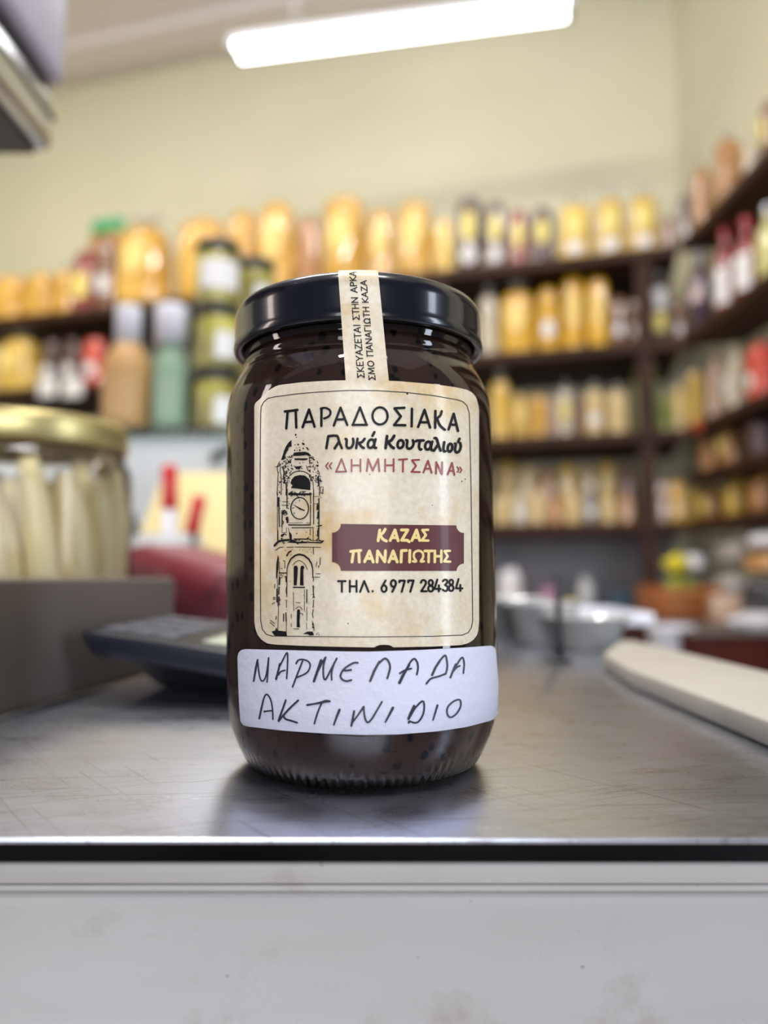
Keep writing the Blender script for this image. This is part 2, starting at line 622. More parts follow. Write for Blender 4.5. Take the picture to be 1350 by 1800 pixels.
sr = thing('shelving_unit', 'dark wooden shelving unit on the side wall holding bottles and bags', 'shelves', (RX, 2.0, 0))
yend = (B0 + U * bx).y
for z in (ZT, Z2, Z3, ZR, Z4):
    p0 = [(0, -1.2), (0, yend - 2.0 - 0.004), (WX - RX - 0.004, yend - 2.0 - 0.06), (WX - RX - 0.004, -1.2)]
    obj('shelf', prism(p0, z - BT, z), 'wood', sr, smooth=False)
obj('end_panel', box((0.004, -1.2, 0), (WX - RX - 0.004, -1.17, ZT + 0.05)), 'wood', sr, smooth=False)

# ------------------------------------------------------------------ fluorescent lamp
LZ = EYE + 1.90
a_, b_ = ray(408, 92), ray(1008, 14)
LA = Vector((0, 0, EYE)) + a_ * ((LZ - EYE) / a_.z)
LB = Vector((0, 0, EYE)) + b_ * ((LZ - EYE) / b_.z)
ld = (LB - LA)
L = ld.length
lamp = thing('ceiling_lamp', 'lit twin-tube fluorescent lamp hanging from the ceiling', 'lamp', LA, math.atan2(ld.y, ld.x))
obj('housing', box((0.0, -0.020, 0.022), (L, 0.020, 0.062), 0.006), 'white_matt', lamp)
for s in (-1, 1):
    obj('tube', tube([(0.025, s * 0.032, 0), (L - 0.025, s * 0.032, 0)], 0.0135, 16), 'tube', lamp)
for x0 in (0.0, L - 0.026):
    obj('end_cap', box((x0, -0.05, -0.016), (x0 + 0.026, 0.05, 0.03), 0.004), 'white_plastic', lamp)
for x0 in (0.24, L - 0.24):
    obj('hanging_rod', tube([(x0, 0, 0.06), (x0, 0, CEIL - LZ)], 0.005, 8), 'white_matt', lamp)

# ------------------------------------------------------------------ counter
H = 0.0585
ZC = EYE - H                                   # worktop surface
CX0, CX1, CY0, CY1 = -0.80, 0.195, 0.172, 1.00
ct = thing('shop_counter', 'stainless steel topped shop counter with a stained grey painted front', 'counter', (0, 0, 0))
bm = bmesh.new()
add_box(bm, (CX0, CY0, ZC - 0.0014), (CX1, CY1, ZC), 0.0005, 2)
obj('steel_top', bm, 'steel', ct)
obj('core', box((CX0 + 0.01, CY0 + 0.075, 0.08), (CX1 - 0.01, CY1 - 0.01, ZC - 0.0016)), 'black_plastic', ct, smooth=False)  # coloured black so the gap under the steel lip looks deep in shade
obj('top_rail', box((CX0 + 0.005, CY0 + 0.0125, ZC - 0.0148), (CX1 - 0.005, CY0 + 0.0150, ZC - 0.0100), 0.0008, 2), 'counter_paint', ct)
obj('seam_strip', box((CX0 + 0.005, CY0 + 0.0130, ZC - 0.0166), (CX1 - 0.005, CY0 + 0.0150, ZC - 0.0151), 0.0003, 1), 'counter_paint', ct)
bm = bmesh.new()
prof = [(0.0300, -0.0169), (0.0150, -0.0169), (0.0138, -0.0172), (0.0130, -0.0180), (0.0128, -0.020), (0.0133, -0.028), (0.0140, -0.036), (0.0140, -0.60), (0.03, -0.60)]
rows = []
for x in (CX0 + 0.005, CX1 - 0.005):
    rows.append([bm.verts.new((x, CY0 + p[0], ZC + p[1])) for p in prof])
for k in range(len(prof)):
    k2 = (k + 1) % len(prof)
    bm.faces.new((rows[0][k], rows[0][k2], rows[1][k2], rows[1][k]))
bm.faces.new(rows[0])
bm.faces.new(rows[1][::-1])
bmesh.ops.recalc_face_normals(bm, faces=bm.faces)
o = obj('front_panel', bm, 'counter_paint', ct)
obj('plinth', box((CX0 + 0.03, CY0 + 0.05, 0.0), (CX1 - 0.03, CY1 - 0.04, 0.08)), 'black_plastic', ct, smooth=False)

# ------------------------------------------------------------------ the jam jar
JX, JY, JR = -0.0060, 0.2383, 0.041
jar = thing('jam_jar', 'tall glass jar of dark jam with beige printed label and handwritten white sticker', 'jar', (JX, JY, ZC + 0.0004))
jar.rotation_euler = (0, R_(-0.9), 0)
JM = Matrix.Translation(Vector((JX, JY, ZC + 0.0004))) @ Matrix.Rotation(R_(-0.9), 4, 'Y')
JI = JM.inverted()

OUT = [(0.0, 0.0024), (0.024, 0.0022), (0.028, 0.0008), (0.0302, 0.0), (0.0318, 0.0004), (0.0337, 0.0014), (0.0363, 0.0046), (0.0382, 0.0086), (0.0396, 0.0125), (0.0405, 0.0170), (0.0409, 0.0215), (0.041, 0.027),
       (0.041, 0.060), (0.041, 0.102), (0.0409, 0.1055), (0.0405, 0.1085), (0.0398, 0.1112), (0.0387, 0.1138), (0.0373, 0.1162), (0.0362, 0.1180), (0.0356, 0.1192),
       (0.0355, 0.1200), (0.0357, 0.1208), (0.0353, 0.1217), (0.0347, 0.1224), (0.0347, 0.1232), (0.0353, 0.1242), (0.0353, 0.1252), (0.0346, 0.1262), (0.0346, 0.1275), (0.0352, 0.1285), (0.0345, 0.1300), (0.0343, 0.1352)]
INN = [(0.0322, 0.1354), (0.0318, 0.128), (0.0320, 0.1200), (0.0340, 0.1165), (0.0365, 0.1120), (0.0382, 0.107), (0.0388, 0.102), (0.0388, 0.060), (0.0388, 0.0225), (0.0382, 0.0165), (0.0370, 0.0118), (0.0350, 0.0082), (0.0322, 0.0064), (0.026, 0.0056), (0.0, 0.0056)]


def prof_r(z):
    pts = [p for p in OUT if p[1] >= 0.0014 or p[0] > 0.031]
    for (r0, z0), (r1, z1) in zip(pts[:-1], pts[1:]):
        if z0 <= z <= z1:
            return r0 + (r1 - r0) * (z - z0) / max(1e-9, z1 - z0)
    return pts[0][0] if z < pts[0][1] else pts[-1][0]


def knurl(a, r, z):
    return 0.0007 * math.cos(90 * a) if z < 0.0016 and 0.029 < r < 0.0345 else 0.0


obj('glass_body', lathe(OUT + INN, 360, knurl), 'jar_glass', jar)
JAM = [(0.0, 0.0044), (0.026, 0.0045), (0.0324, 0.0049), (0.0354, 0.0062), (0.0375, 0.0092), (0.0387, 0.0140), (0.0393, 0.0210), (0.0394, 0.060), (0.0394, 0.102), (0.0388, 0.107), (0.0370, 0.1122), (0.0344, 0.1172), (0.0325, 0.1205), (0.0322, 0.130), (0.0, 0.130)]
obj('jam', lathe(JAM, 128), 'jam', jar)
LID = [(0.0357, 0.1262), (0.0364, 0.1250), (0.0372, 0.1243), (0.0381, 0.1242), (0.0387, 0.1247), (0.0389, 0.1256), (0.0387, 0.1268), (0.0385, 0.1280), (0.0385, 0.1335), (0.0383, 0.1352), (0.0378, 0.1367), (0.0370, 0.1378), (0.0361, 0.1383), (0.0353, 0.1381), (0.0347, 0.1374), (0.0340, 0.1370), (0.0, 0.1370), (0.0, 0.1360), (0.0355, 0.1360), (0.0357, 0.1340)]
obj('lid', lathe(LID, 160), 'lid_black', jar)


def on_jar(px, py, off):
    """The point of the jar's outer wall (plus OFF) that the photo shows at px, py, in the jar's own space."""
    o = JI @ Vector((0, 0, EYE))
    d = (JI.to_3x3() @ ray(px, py))
    z = 0.06
    p = None
    for _ in range(14):
        r = prof_r(z) + off
        a = d.x * d.x + d.y * d.y
        b2 = o.x * d.x + o.y * d.y
        c2 = o.x * o.x + o.y * o.y - r * r
        disc = max(0.0, b2 * b2 - a * c2)
        t = (-b2 - math.sqrt(disc)) / a
        p = o + d * t
        z = p.z
    return p


class Print:
    """Flat artwork in photo coordinates, laid on to the jar wall."""

    def __init__(self):
        self.bm = bmesh.new()

    def face(self, pts, off, mi):
        vs = [self.bm.verts.new(on_jar(x, y, off)) for x, y in pts]
        try:
            f = self.bm.faces.new(vs)
            f.material_index = mi
        except ValueError:
            pass

    def sheet(self, xs, yt, yb, ny, off, mi):
        cols = []
        for x in xs:
            t, b2 = yt(x), yb(x)
            cols.append([self.bm.verts.new(on_jar(x, t + (b2 - t) * k / ny, off)) for k in range(ny + 1)])
        for c1, c2 in zip(cols[:-1], cols[1:]):
            for k in range(ny):
                f = self.bm.faces.new((c1[k], c1[k + 1], c2[k + 1], c2[k]))
                f.material_index = mi

    def disc(self, x, y, rx, ry, off, mi, n=10):
        self.face([(x + rx * math.cos(2 * math.pi * k / n), y - ry * math.sin(2 * math.pi * k / n)) for k in range(n)], off, mi)

    def stroke(self, pts, w, off, mi, closed=False, cap=True):
        ws = w if isinstance(w, (list, tuple)) else [w] * len(pts)
        if closed:
            pts, ws = list(pts) + [pts[0]], list(ws) + [ws[0]]
        for (p, q, w0, w1) in zip(pts[:-1], pts[1:], ws[:-1], ws[1:]):
            dx, dy = q[0] - p[0], q[1] - p[1]
            ln = math.hypot(dx, dy)
            if ln < 1e-6:
                continue
            nx, ny = -dy / ln, dx / ln
            n = max(1, int(ln / 9))
            for k in range(n):
                a, b2 = k / n, (k + 1) / n
                wa, wb2 = (w0 + (w1 - w0) * a) / 2, (w0 + (w1 - w0) * b2) / 2
                pa = (p[0] + dx * a, p[1] + dy * a)
                pb = (p[0] + dx * b2, p[1] + dy * b2)
                self.face([(pa[0] + nx * wa, pa[1] + ny * wa), (pb[0] + nx * wb2, pb[1] + ny * wb2), (pb[0] - nx * wb2, pb[1] - ny * wb2), (pa[0] - nx * wa, pa[1] - ny * wa)], off, mi)
        if cap:
            for (p, w0) in zip(pts, ws):
                self.disc(p[0], p[1], w0 / 2, w0 / 2, off, mi, 8)

    def poly(self, pts, off, mi):
        t = bmesh.new()
        t.faces.new([t.verts.new((x, y, 0)) for x, y in pts])
        bmesh.ops.triangulate(t, faces=t.faces[:])
        for f in t.faces:
            self.face([(v.co.x, v.co.y) for v in f.verts], off, mi)
        t.free()


def interp(pts):
    def f(x):
        if x <= pts[0][0]:
            return pts[0][1]
        for (x0, y0), (x1, y1) in zip(pts[:-1], pts[1:]):
            if x <= x1:
                return y0 + (y1 - y0) * (x - x0) / max(1e-9, x1 - x0)
        return pts[-1][1]
    return f


def smooth_line(pts, n=6):
    """Catmull-Rom through the points."""
    out = []
    P = [pts[0]] + list(pts) + [pts[-1]]
    for i in range(1, len(P) - 2):
        p0, p1, p2, p3 = P[i - 1], P[i], P[i + 1], P[i + 2]
        for k in range(n):
            t = k / n
            out.append(tuple(0.5 * ((2 * p1[j]) + (-p0[j] + p2[j]) * t + (2 * p0[j] - 5 * p1[j] + 4 * p2[j] - p3[j]) * t * t + (-p0[j] + 3 * p1[j] - 3 * p2[j] + p3[j]) * t ** 3) for j in (0, 1)))
    out.append(pts[-1])
    return out


def ell(cx, cy, rx, ry, n=24, a0=0.0, a1=360.0, slant=0.0):
    out = []
    for k in range(n + 1):
        a = R_(a0 + (a1 - a0) * k / n)
        out.append((cx + rx * math.cos(a) + slant * math.sin(a) * ry, cy - ry * math.sin(a)))
    return out


# ---- the printed beige label
P = Print()
O0, O1, O2 = 0.00018, 0.00026, 0.00034
xs = [447 + (842 - 447) * k / 64 for k in range(65)]
xs = sorted(set(xs + [447.5, 448.5, 450, 452, 455, 459, 464, 470, 840.5, 838, 835, 831, 826, 820, 814, 659, 662, 668, 682, 688, 691]))
top = interp([(447, 714), (449, 708), (456, 702), (470, 688), (482, 680), (492, 676.5), (530, 672), (580, 669), (640, 668), (700, 670), (760, 675), (800, 680.5), (820, 685), (830, 690), (837, 698), (840, 708), (842, 720)])
bot = interp([(447, 1092), (449, 1106), (453, 1116), (460, 1125), (470, 1131), (484, 1133), (540, 1135.5), (600, 1137), (658, 1138), (662, 1135.5), (668, 1133.6), (680, 1133.2), (687, 1134.5), (691, 1137.8), (760, 1136.5), (810, 1134), (822, 1131), (832, 1125), (838, 1117), (841, 1108), (842, 1095)])
P.sheet(xs, top, bot, 60, O0, 0)
# thin inner border line
bl = [(458, 726), (459, 715), (463, 707), (471, 700), (484, 697.3), (520, 692.5), (560, 689), (611, 686.3), (660, 686.5), (711, 689.5), (760, 695), (803, 702.5), (814, 706), (821, 713), (825, 726), (826, 760), (828, 850), (830, 1000), (831, 1090), (829, 1103), (823, 1112), (813, 1116.3), (760, 1118.5), (650, 1119.6), (560, 1119), (478, 1118), (468, 1115), (461, 1106), (458, 1090), (457.5, 1000), (457, 850), (457.5, 760)]
P.stroke(bl, 1.4, O1, 2, closed=True, cap=False)


PENW = 1.0


class Sub:
    """Artwork traced in an enlarged crop of the photo."""

    def __init__(self, x0, y0, s, P):
        self.x0, self.y0, self.s, self.P = x0, y0, s, P

    def m(self, pts):
        return [(self.x0 + x * self.s, self.y0 + y * self.s) for x, y in pts]

    def st(self, w, mi, *lines, **kw):
        for l in lines:
            ww = [v * self.s * PENW for v in w] if isinstance(w, (list, tuple)) else w * self.s * PENW
            self.P.stroke(self.m(l), ww, O2, mi, **kw)

    def po(self, mi, *polys):
        for p in polys:
            self.P.poly(self.m(p), O2, mi)

    def dots(self, mi, *ds):
        for x, y, r in ds:
            self.P.disc(self.x0 + x * self.s, self.y0 + y * self.s, r * self.s, r * self.s, O2, mi, 7)


INK, TW, RED, MAR, GOLD = 1, 2, 3, 4, 5
PENW = 1.1
T = Sub(490, 690, 340 / 1350, P)
T.st(16, INK, [(42, 132), (90, 127), (130, 121)], [(62, 130), (57, 190), (52, 250)], [(118, 126), (120, 185), (122, 244)])
T.st(16, INK, [(166, 242), (211, 118), (250, 238)], [(183, 206), (238, 203)])
T.st(16, INK, [(298, 110), (297, 232)])
T.st(14, INK, smooth_line([(292, 112), (325, 107), (354, 121), (361, 144), (347, 167), (316, 181)]))
T.st(16, INK, [(384, 230), (431, 105), (478, 226)], [(403, 189), (460, 186)])
T.st(15, INK, [(516, 227), (567, 103), (614, 226)], [(514, 226), (616, 225)])
T.st(15, INK, ell(707, 163, 53, 60))
T.st(16, INK, [(878, 106), (808, 110), (853, 166), (805, 227), (884, 228)])
T.st(16, INK, [(930, 112), (928, 236)])
T.st(16, INK, [(973, 240), (1018, 120), (1057, 244)], [(990, 207), (1043, 208)])
T.st(16, INK, [(1094, 128), (1092, 246)], smooth_line([(1138, 130), (1128, 160), (1100, 184)]), smooth_line([(1106, 184), (1126, 228), (1160, 260)]))
T.st(16, INK, [(1186, 258), (1222, 147), (1252, 268)], [(1200, 223), (1240, 226)])
# second line, slanted lower case
w = 17
T.st(w, INK, [(332, 388), (346, 305), (384, 300)])
T.st(w, INK, smooth_line([(394, 302), (410, 306), (424, 350), (440, 388)]), [(419, 344), (390, 390)])
T.st(w, INK, smooth_line([(466, 324), (474, 330), (473, 372), (486, 388), (508, 380), (521, 350), (518, 322)]))
T.st(w, INK, [(550, 322), (540, 388)], smooth_line([(600, 322), (580, 345), (552, 354)]), smooth_line([(560, 354), (578, 378), (594, 387)]))
T.st(w, INK, ell(644, 357, 22, 30, 20, 0, 360, 0.15), smooth_line([(676, 326), (667, 360), (668, 384), (680, 386)]), [(668, 276), (654, 302)])
T.st(w + 2, INK, [(756, 304), (746, 388)], smooth_line([(806, 302), (786, 332), (756, 348)]), smooth_line([(764, 346), (784, 374), (803, 388)]))
T.st(w, INK, ell(850, 360, 21, 28, 20, 0, 360, 0.12))
T.st(w, INK, smooth_line([(890, 332), (898, 338), (894, 376), (908, 392), (930, 382), (941, 356), (936, 332)]))
T.st(w, INK, [(955, 340), (968, 335), (1012, 334)], smooth_line([(986, 336), (979, 376), (986, 396), (996, 396)]))
T.st(w, INK, ell(1042, 370, 20, 28, 20, 0, 360, 0.12), smooth_line([(1072, 342), (1064, 376), (1066, 400), (1078, 402)]))
T.st(w, INK, smooth_line([(1088, 318), (1102, 322), (1116, 366), (1130, 406)]), [(1112, 362), (1084, 406)])
T.st(w, INK, smooth_line([(1156, 346), (1150, 386), (1154, 408), (1164, 410)]))
T.st(w, INK, ell(1196, 385, 16, 28, 20, 0, 360, 0.1))
T.st(w, INK, smooth_line([(1230, 356), (1236, 362), (1231, 400), (1242, 418), (1260, 408), (1271, 378), (1267, 352)]), [(1262, 322), (1252, 346)])
# third line, red
w = 11.5
T.st(8, RED, [(346, 490), (328, 512), (344, 534)], [(370, 490), (352, 512), (368, 532)])
T.st(w, RED, [(400, 552), (438, 463), (470, 551)], [(400, 553), (470, 551)])
T.st(w, RED, [(508, 468), (508, 550)], [(570, 466), (570, 550)], [(508, 508), (570, 508)])
T.st(w + 1, RED, [(614, 548), (624, 465), (656, 544), (694, 463), (702, 548)])
T.st(w, RED, [(743, 466), (743, 550)], [(802, 464), (802, 550)], [(743, 508), (802, 507)])
T.st(w, RED, [(838, 468), (896, 465)], [(868, 468), (867, 552)])
T.st(w, RED, [(981, 469), (930, 472), (959, 511), (927, 553), (986, 555)])
T.st(w, RED, [(1010, 558), (1042, 475), (1068, 560)], [(1020, 531), (1061, 532)])
T.st(w, RED, [(1098, 566), (1100, 485), (1140, 570), (1142, 486)])
T.st(w, RED, [(1180, 572), (1210, 490), (1227, 575)], [(1190, 546), (1222, 547)])
T.st(8, RED, [(1246, 518), (1258, 538), (1248, 556)], [(1264, 520), (1278, 540), (1265, 558)])

# maroon name plate with notched corners
S = 290 / 1305
B = Sub(560, 660, S, P)


def arc(cx, cy, r, a0, a1, n=8):
    return [(cx + r * math.cos(R_(a0 + (a1 - a0) * k / n)), cy - r * math.sin(R_(a0 + (a1 - a0) * k / n))) for k in range(n + 1)]


outline = arc(106, 1174, 70, 0, -90) + arc(106, 1546, 70, 90, 0) + arc(1150, 1546, 58, 180, 90) + arc(1150, 1186, 60, 270, 180)
om = B.m(outline)
xs2 = sorted(set([p[0] for p in om] + [min(p[0] for p in om) + (max(p[0] for p in om) - min(p[0] for p in om)) * k / 24 for k in range(25)]))


def edge_of(x, upper):
    ys = []
    for p, q in zip(om, om[1:] + om[:1]):
        if abs(p[0] - q[0]) < 1e-9:
            continue
        if min(p[0], q[0]) - 1e-6 <= x <= max(p[0], q[0]) + 1e-6:
            ys.append(p[1] + (q[1] - p[1]) * (x - p[0]) / (q[0] - p[0]))
    return min(ys) if upper else max(ys)


x_lo, x_hi = xs2[0], xs2[-1]
P.sheet([x_lo] + xs2[1:-1] + [x_hi], lambda x: edge_of(x, True), lambda x: edge_of(x, False), 12, O1, MAR)
w = 21
B.st(w, GOLD, [(484, 1222), (471, 1308)], smooth_line([(527, 1216), (508, 1246), (482, 1262)]), smooth_line([(486, 1262), (508, 1294), (537, 1310)]))
B.st(w, GOLD, [(566, 1306), (604, 1222), (630, 1308)], [(582, 1282), (622, 1283)])
B.st(w, GOLD, [(655, 1222), (706, 1222), (657, 1303), (702, 1304), (717, 1316)])
B.st(w, GOLD, [(738, 1306), (775, 1222), (800, 1306)], [(752, 1281), (794, 1282)])
B.st(w - 3, GOLD, [(866, 1221), (821, 1223), (849, 1262), (816, 1305), (868, 1306)])
B.st(w, GOLD, [(254, 1392), (290, 1388), (334, 1384)], [(277, 1390), (264, 1476)], [(318, 1388), (322, 1476)])
B.st(w, GOLD, [(364, 1474), (402, 1388), (432, 1476)], [(380, 1446), (424, 1448)])
B.st(w, GOLD, [(462, 1476), (467, 1388), (524, 1474), (529, 1386)])
B.st(w, GOLD, [(556, 1476), (590, 1388), (622, 1476)], [(572, 1448), (612, 1449)])
B.st(w, GOLD, [(652, 1476), (656, 1386), (694, 1384)])
B.st(w, GOLD, [(722, 1384), (720, 1476)])
B.st(w - 4, GOLD, smooth_line([(746, 1470), (772, 1470), (754, 1438), (758, 1402), (790, 1386), (822, 1402), (827, 1438), (808, 1470), (834, 1470)]))
B.st(w - 2, GOLD, [(840, 1388), (904, 1388)], [(872, 1388), (870, 1476)])
B.st(w - 2, GOLD, [(920, 1386), (919, 1476)], [(971, 1386), (970, 1476)], [(920, 1430), (970, 1430)])
B.st(w - 4, GOLD, [(1040, 1387), (996, 1389), (1021, 1430), (993, 1471), (1042, 1473)])
# telephone line
w = 16
B.st(w, INK, [(154, 1627), (214, 1627)], [(184, 1627), (184, 1711)], cap=True)
B.st(w, INK, [(247, 1624), (247, 1711)], [(300, 1624), (300, 1711)], [(247, 1668), (300, 1668)])
B.st(w, INK, [(328, 1712), (361, 1626), (396, 1712)])
B.dots(INK, (428, 1707, 10))
B.st(w, INK, [(530, 1622), (502, 1672)], ell(518, 1686, 20, 26))
B.st(w, INK, ell(592, 1645, 20, 26), [(609, 1660), (583, 1711)])
B.st(w, INK, [(640, 1636), (640, 1623), (682, 1623), (658, 1711)])
B.st(w, INK, [(710, 1636), (710, 1622), (752, 1622), (726, 1710)])
B.st(w - 1, INK, smooth_line([(810, 1640), (818, 1622), (836, 1619), (849, 1632), (844, 1656), (812, 1707)]), [(812, 1707), (856, 1707)])
B.st(w - 1, INK, ell(888, 1639, 17, 21), ell(888, 1686, 20, 23))
B.st(w - 1, INK, [(940, 1614), (917, 1688), (966, 1688)], [(952, 1660), (952, 1708)])
B.st(w - 2, INK, smooth_line([(984, 1628), (996, 1616), (1014, 1618), (1019, 1636), (1002, 1657)]), smooth_line([(1002, 1657), (1022, 1672), (1020, 1696), (1002, 1706), (983, 1694)]))
B.st(w - 2, INK, ell(1050, 1635, 15, 20), ell(1050, 1682, 18, 23))
B.st(w - 2, INK, [(1108, 1610), (1087, 1684), (1139, 1684)], [(1122, 1656), (1122, 1704)])

# clock tower engraving
PENW = 1.25
A = Sub(470, 750, 120 / 1350, P)
A.po(TW, [(480, 262), (420, 310), (365, 390), (330, 470), (300, 570), (270, 660), (330, 650), (350, 560), (380, 500), (410, 460), (415, 420), (450, 390), (480, 395), (475, 310)],
     [(500, 560), (530, 510), (640, 500), (740, 495), (820, 520), (870, 580), (820, 585), (780, 560), (640, 575), (520, 580)],
     [(530, 625), (800, 625), (790, 655), (700, 665), (640, 660), (540, 660)],
     [(510, 760), (560, 785), (690, 775), (640, 840), (570, 840)],
     [(455, 1120), (480, 1040), (540, 980), (640, 955), (740, 965), (820, 1030), (850, 1110), (850, 1255), (680, 1235), (640, 1200), (580, 1180), (530, 1190), (500, 1215), (462, 1213), (500, 1160)],
     [(750, 395), (800, 415), (830, 470), (790, 455)], [(680, 310), (735, 330), (735, 365), (690, 355)], [(945, 760), (1010, 750), (1015, 785), (985, 795)], [(980, 1000), (1020, 950), (1035, 1170), (1005, 1170)])
A.dots(TW, (560, 160, 20), (575, 208, 11), (708, 275, 9), (545, 358, 10), (608, 352, 18), (640, 465, 18), (540, 468, 16), (590, 468, 10), (710, 430, 16), (640, 410, 9), (578, 425, 9), (683, 825, 13), (640, 720, 11), (705, 712, 10), (628, 860, 10), (990, 835, 9), (300, 1240, 9))
A.st(14, TW, smooth_line([(455, 960), (520, 905), (620, 880), (720, 890), (800, 930), (860, 990), (872, 1050)]))
A.st(11, TW, smooth_line([(240, 690), (200, 780), (195, 850), (212, 920), (205, 1060), (190, 1350)]), smooth_line([(265, 790), (250, 880), (272, 1000), (270, 1350)]))
A.st(20, TW, smooth_line([(300, 800), (330, 900), (320, 1000), (340, 1080), (320, 1110), (370, 1130), (372, 1350)]))
A.st(8, TW, smooth_line([(470, 860), (440, 960), (400, 1050), (395, 1180)]))
A.st(11, TW, [(900, 1080), (920, 1350)], smooth_line([(1000, 860), (1026, 920), (1025, 960)]), [(770, 770), (800, 860), (850, 900)], [(940, 1050), (960, 1100), (1000, 1100)], [(830, 600), (838, 740)])
A.st(15, TW, [(1030, 1180), (1030, 1350)], [(850, 605), (930, 650)], [(1050, 1040), (1055, 1100)], [(985, 690), (1000, 720)])
A.st(8, TW, [(1050, 1190), (1105, 1190), (1100, 1310), (1060, 1310), (1050, 1190)], [(880, 800), (920, 790), (930, 860), (955, 790)])
tr = random.Random(11)


def rubble(sub, x0, y0, x1, y1, n, w0=7, w1=16, ln=34):
    for _ in range(n):
        x, y = tr.uniform(x0, x1), tr.uniform(y0, y1)
        p = [(x, y)]
        for _k in range(tr.randint(1, 3)):
            p.append((p[-1][0] + tr.uniform(-ln, ln), p[-1][1] + tr.uniform(-ln, ln) * 0.8))
        sub.st(tr.uniform(w0, w1), TW, p)


rubble(A, 300, 570, 480, 830, 34)
rubble(A, 210, 660, 300, 780, 7, 7, 12)
rubble(A, 310, 830, 440, 1120, 22)
rubble(A, 800, 600, 900, 860, 12)
rubble(A, 830, 860, 1010, 1080, 14)
rubble(A, 205, 900, 275, 1330, 10, 5, 9)
rubble(A, 1010, 980, 1060, 1180, 6)
A.st(26, TW, [(430, 1320), (640, 1335), (850, 1330)])
rubble(A, 440, 1300, 840, 1345, 18)
K = Sub(470, 860, 120 / 1350, P)
K.st(30, TW, [(430, 100), (640, 100), (855, 98)])
rubble(K, 440, 70, 850, 120, 14)
K.st(18, TW, ell(638, 378, 175, 214, 36))
K.po(TW, [(480, 285), (600, 345), (745, 415), (728, 432), (640, 402), (560, 345)])
K.st(10, TW, [(635, 205), (637, 240)], [(495, 376), (525, 362)], [(520, 488), (540, 460)])
K.dots(TW, (565, 265, 9), (580, 875, 13), (765, 848, 11), (430, 285, 11), (1060, 165, 10))
K.st(10, TW, [(195, 0), (200, 1000)], [(300, 246), (420, 250)], [(285, 316), (420, 320)], [(385, 180), (415, 182)], [(385, 375), (425, 378)])
K.st(30, TW, [(222, 170), (218, 240), (222, 330)])
K.st(16, TW, [(228, 330), (230, 500), (238, 740)], [(205, 820), (205, 1010)], [(390, 0), (385, 370)], [(290, 450), (290, 600), (285, 740)])
K.st(14, TW, [(280, 430), (340, 415), (370, 440), (330, 480), (290, 500)], [(300, 620), (320, 650), (290, 700)])
rubble(K, 270, 430, 380, 520, 9)
rubble(K, 200, 20, 260, 420, 9, 5, 10)
K.st(32, TW, [(395, 560), (395, 650)])
rubble(K, 370, 530, 420, 660, 6)
K.st(8, TW, [(290, 740), (290, 860), (375, 860), (375, 760)], [(410, 760), (440, 860)])
K.po(TW, [(265, 900), (330, 870), (385, 900), (378, 918), (340, 895), (300, 940), (270, 945)], [(425, 840), (465, 870), (485, 920), (480, 990), (560, 1010), (560, 1050), (450, 1040), (430, 930)])
K.st(20, TW, [(420, 705), (640, 708), (850, 704)], [(1018, 180), (1020, 560), (1012, 990)])
K.st(7, TW, [(430, 668), (700, 662)], [(770, 666), (850, 672)], [(920, 145), (1040, 140)], [(930, 290), (1010, 290)])
K.st(15, TW, [(482, 762), (910, 760)], [(850, 120), (856, 280)], [(852, 310), (850, 680)], [(912, 0), (915, 690)])
K.st(10, TW, [(905, 770), (905, 1000)], [(850, 790), (845, 910)], [(1030, 60), (1098, 90), (1092, 0)])
K.st(28, TW, [(992, 320), (988, 400)], [(998, 820), (1000, 925)])
K.st(18, TW, [(1000, 450), (992, 580)], [(1005, 730), (1072, 715)])
rubble(K, 980, 180, 1020, 960, 12, 8, 14, 20)
K.st(34, TW, [(140, 1115), (215, 1030), (300, 1010), (420, 1005)])
K.st(26, TW, [(440, 1040), (620, 1055), (785, 1050)])
K.st(20, TW, [(530, 985), (800, 985)], [(820, 1050), (1060, 1060), (1110, 1022)])
K.st(12, TW, [(160, 1205), (240, 1152), (310, 1145)], [(385, 1148), (520, 1145)], [(550, 1145), (1055, 1148)], [(880, 1012), (1110, 1020)])
rubble(K, 200, 980, 440, 1060, 12)
rubble(K, 500, 980, 1080, 1060, 18, 8, 14)
D = Sub(460, 960, 120 / 1271, P)
D.st([12, 16, 22, 26, 28, 28, 26, 22, 18, 16], TW, smooth_line([(470, 430), (490, 340), (540, 240), (620, 175), (700, 152), (790, 175), (880, 245), (930, 335), (950, 430), (952, 590)], 1))
D.st(12, TW, [(470, 430), (468, 600), (466, 940)], [(960, 22), (965, 150)], [(965, 600), (960, 650)])
D.st(10, TW, smooth_line([(580, 355), (620, 305), (685, 270), (750, 290), (810, 350), (850, 435)]))
D.po(TW, [(595, 400), (610, 365), (655, 365), (672, 400), (665, 560), (650, 730), (595, 730)], [(720, 400), (735, 365), (780, 365), (795, 400), (775, 440), (780, 730), (710, 730)],
     [(300, 165), (320, 220), (312, 400), (295, 520), (290, 620), (265, 580), (270, 340)], [(320, 570), (350, 580), (340, 720), (310, 730)],
     [(655, 1210), (670, 1175), (710, 1180), (715, 1240), (705, 1400), (715, 1510), (650, 1510)],
     [(180, 1590), (250, 1570), (270, 1510), (300, 1570), (340, 1620), (400, 1630), (460, 1590), (470, 1670), (240, 1665)],
     [(760, 1640), (850, 1590), (950, 1590), (975, 1660), (890, 1665), (860, 1640)])
D.st(20, TW, [(590, 768), (795, 768)], [(455, 570), (455, 660)], [(465, 180), (500, 120), (545, 92)], [(285, 800), (285, 1040)])
D.st(16, TW, [(325, 500), (460, 500)], [(322, 760), (318, 900)], [(320, 940), (320, 1100)], [(450, 1240), (455, 1400)], [(408, 1260), (405, 1395)], [(840, 810), (840, 1050)], [(955, 740), (968, 940)])
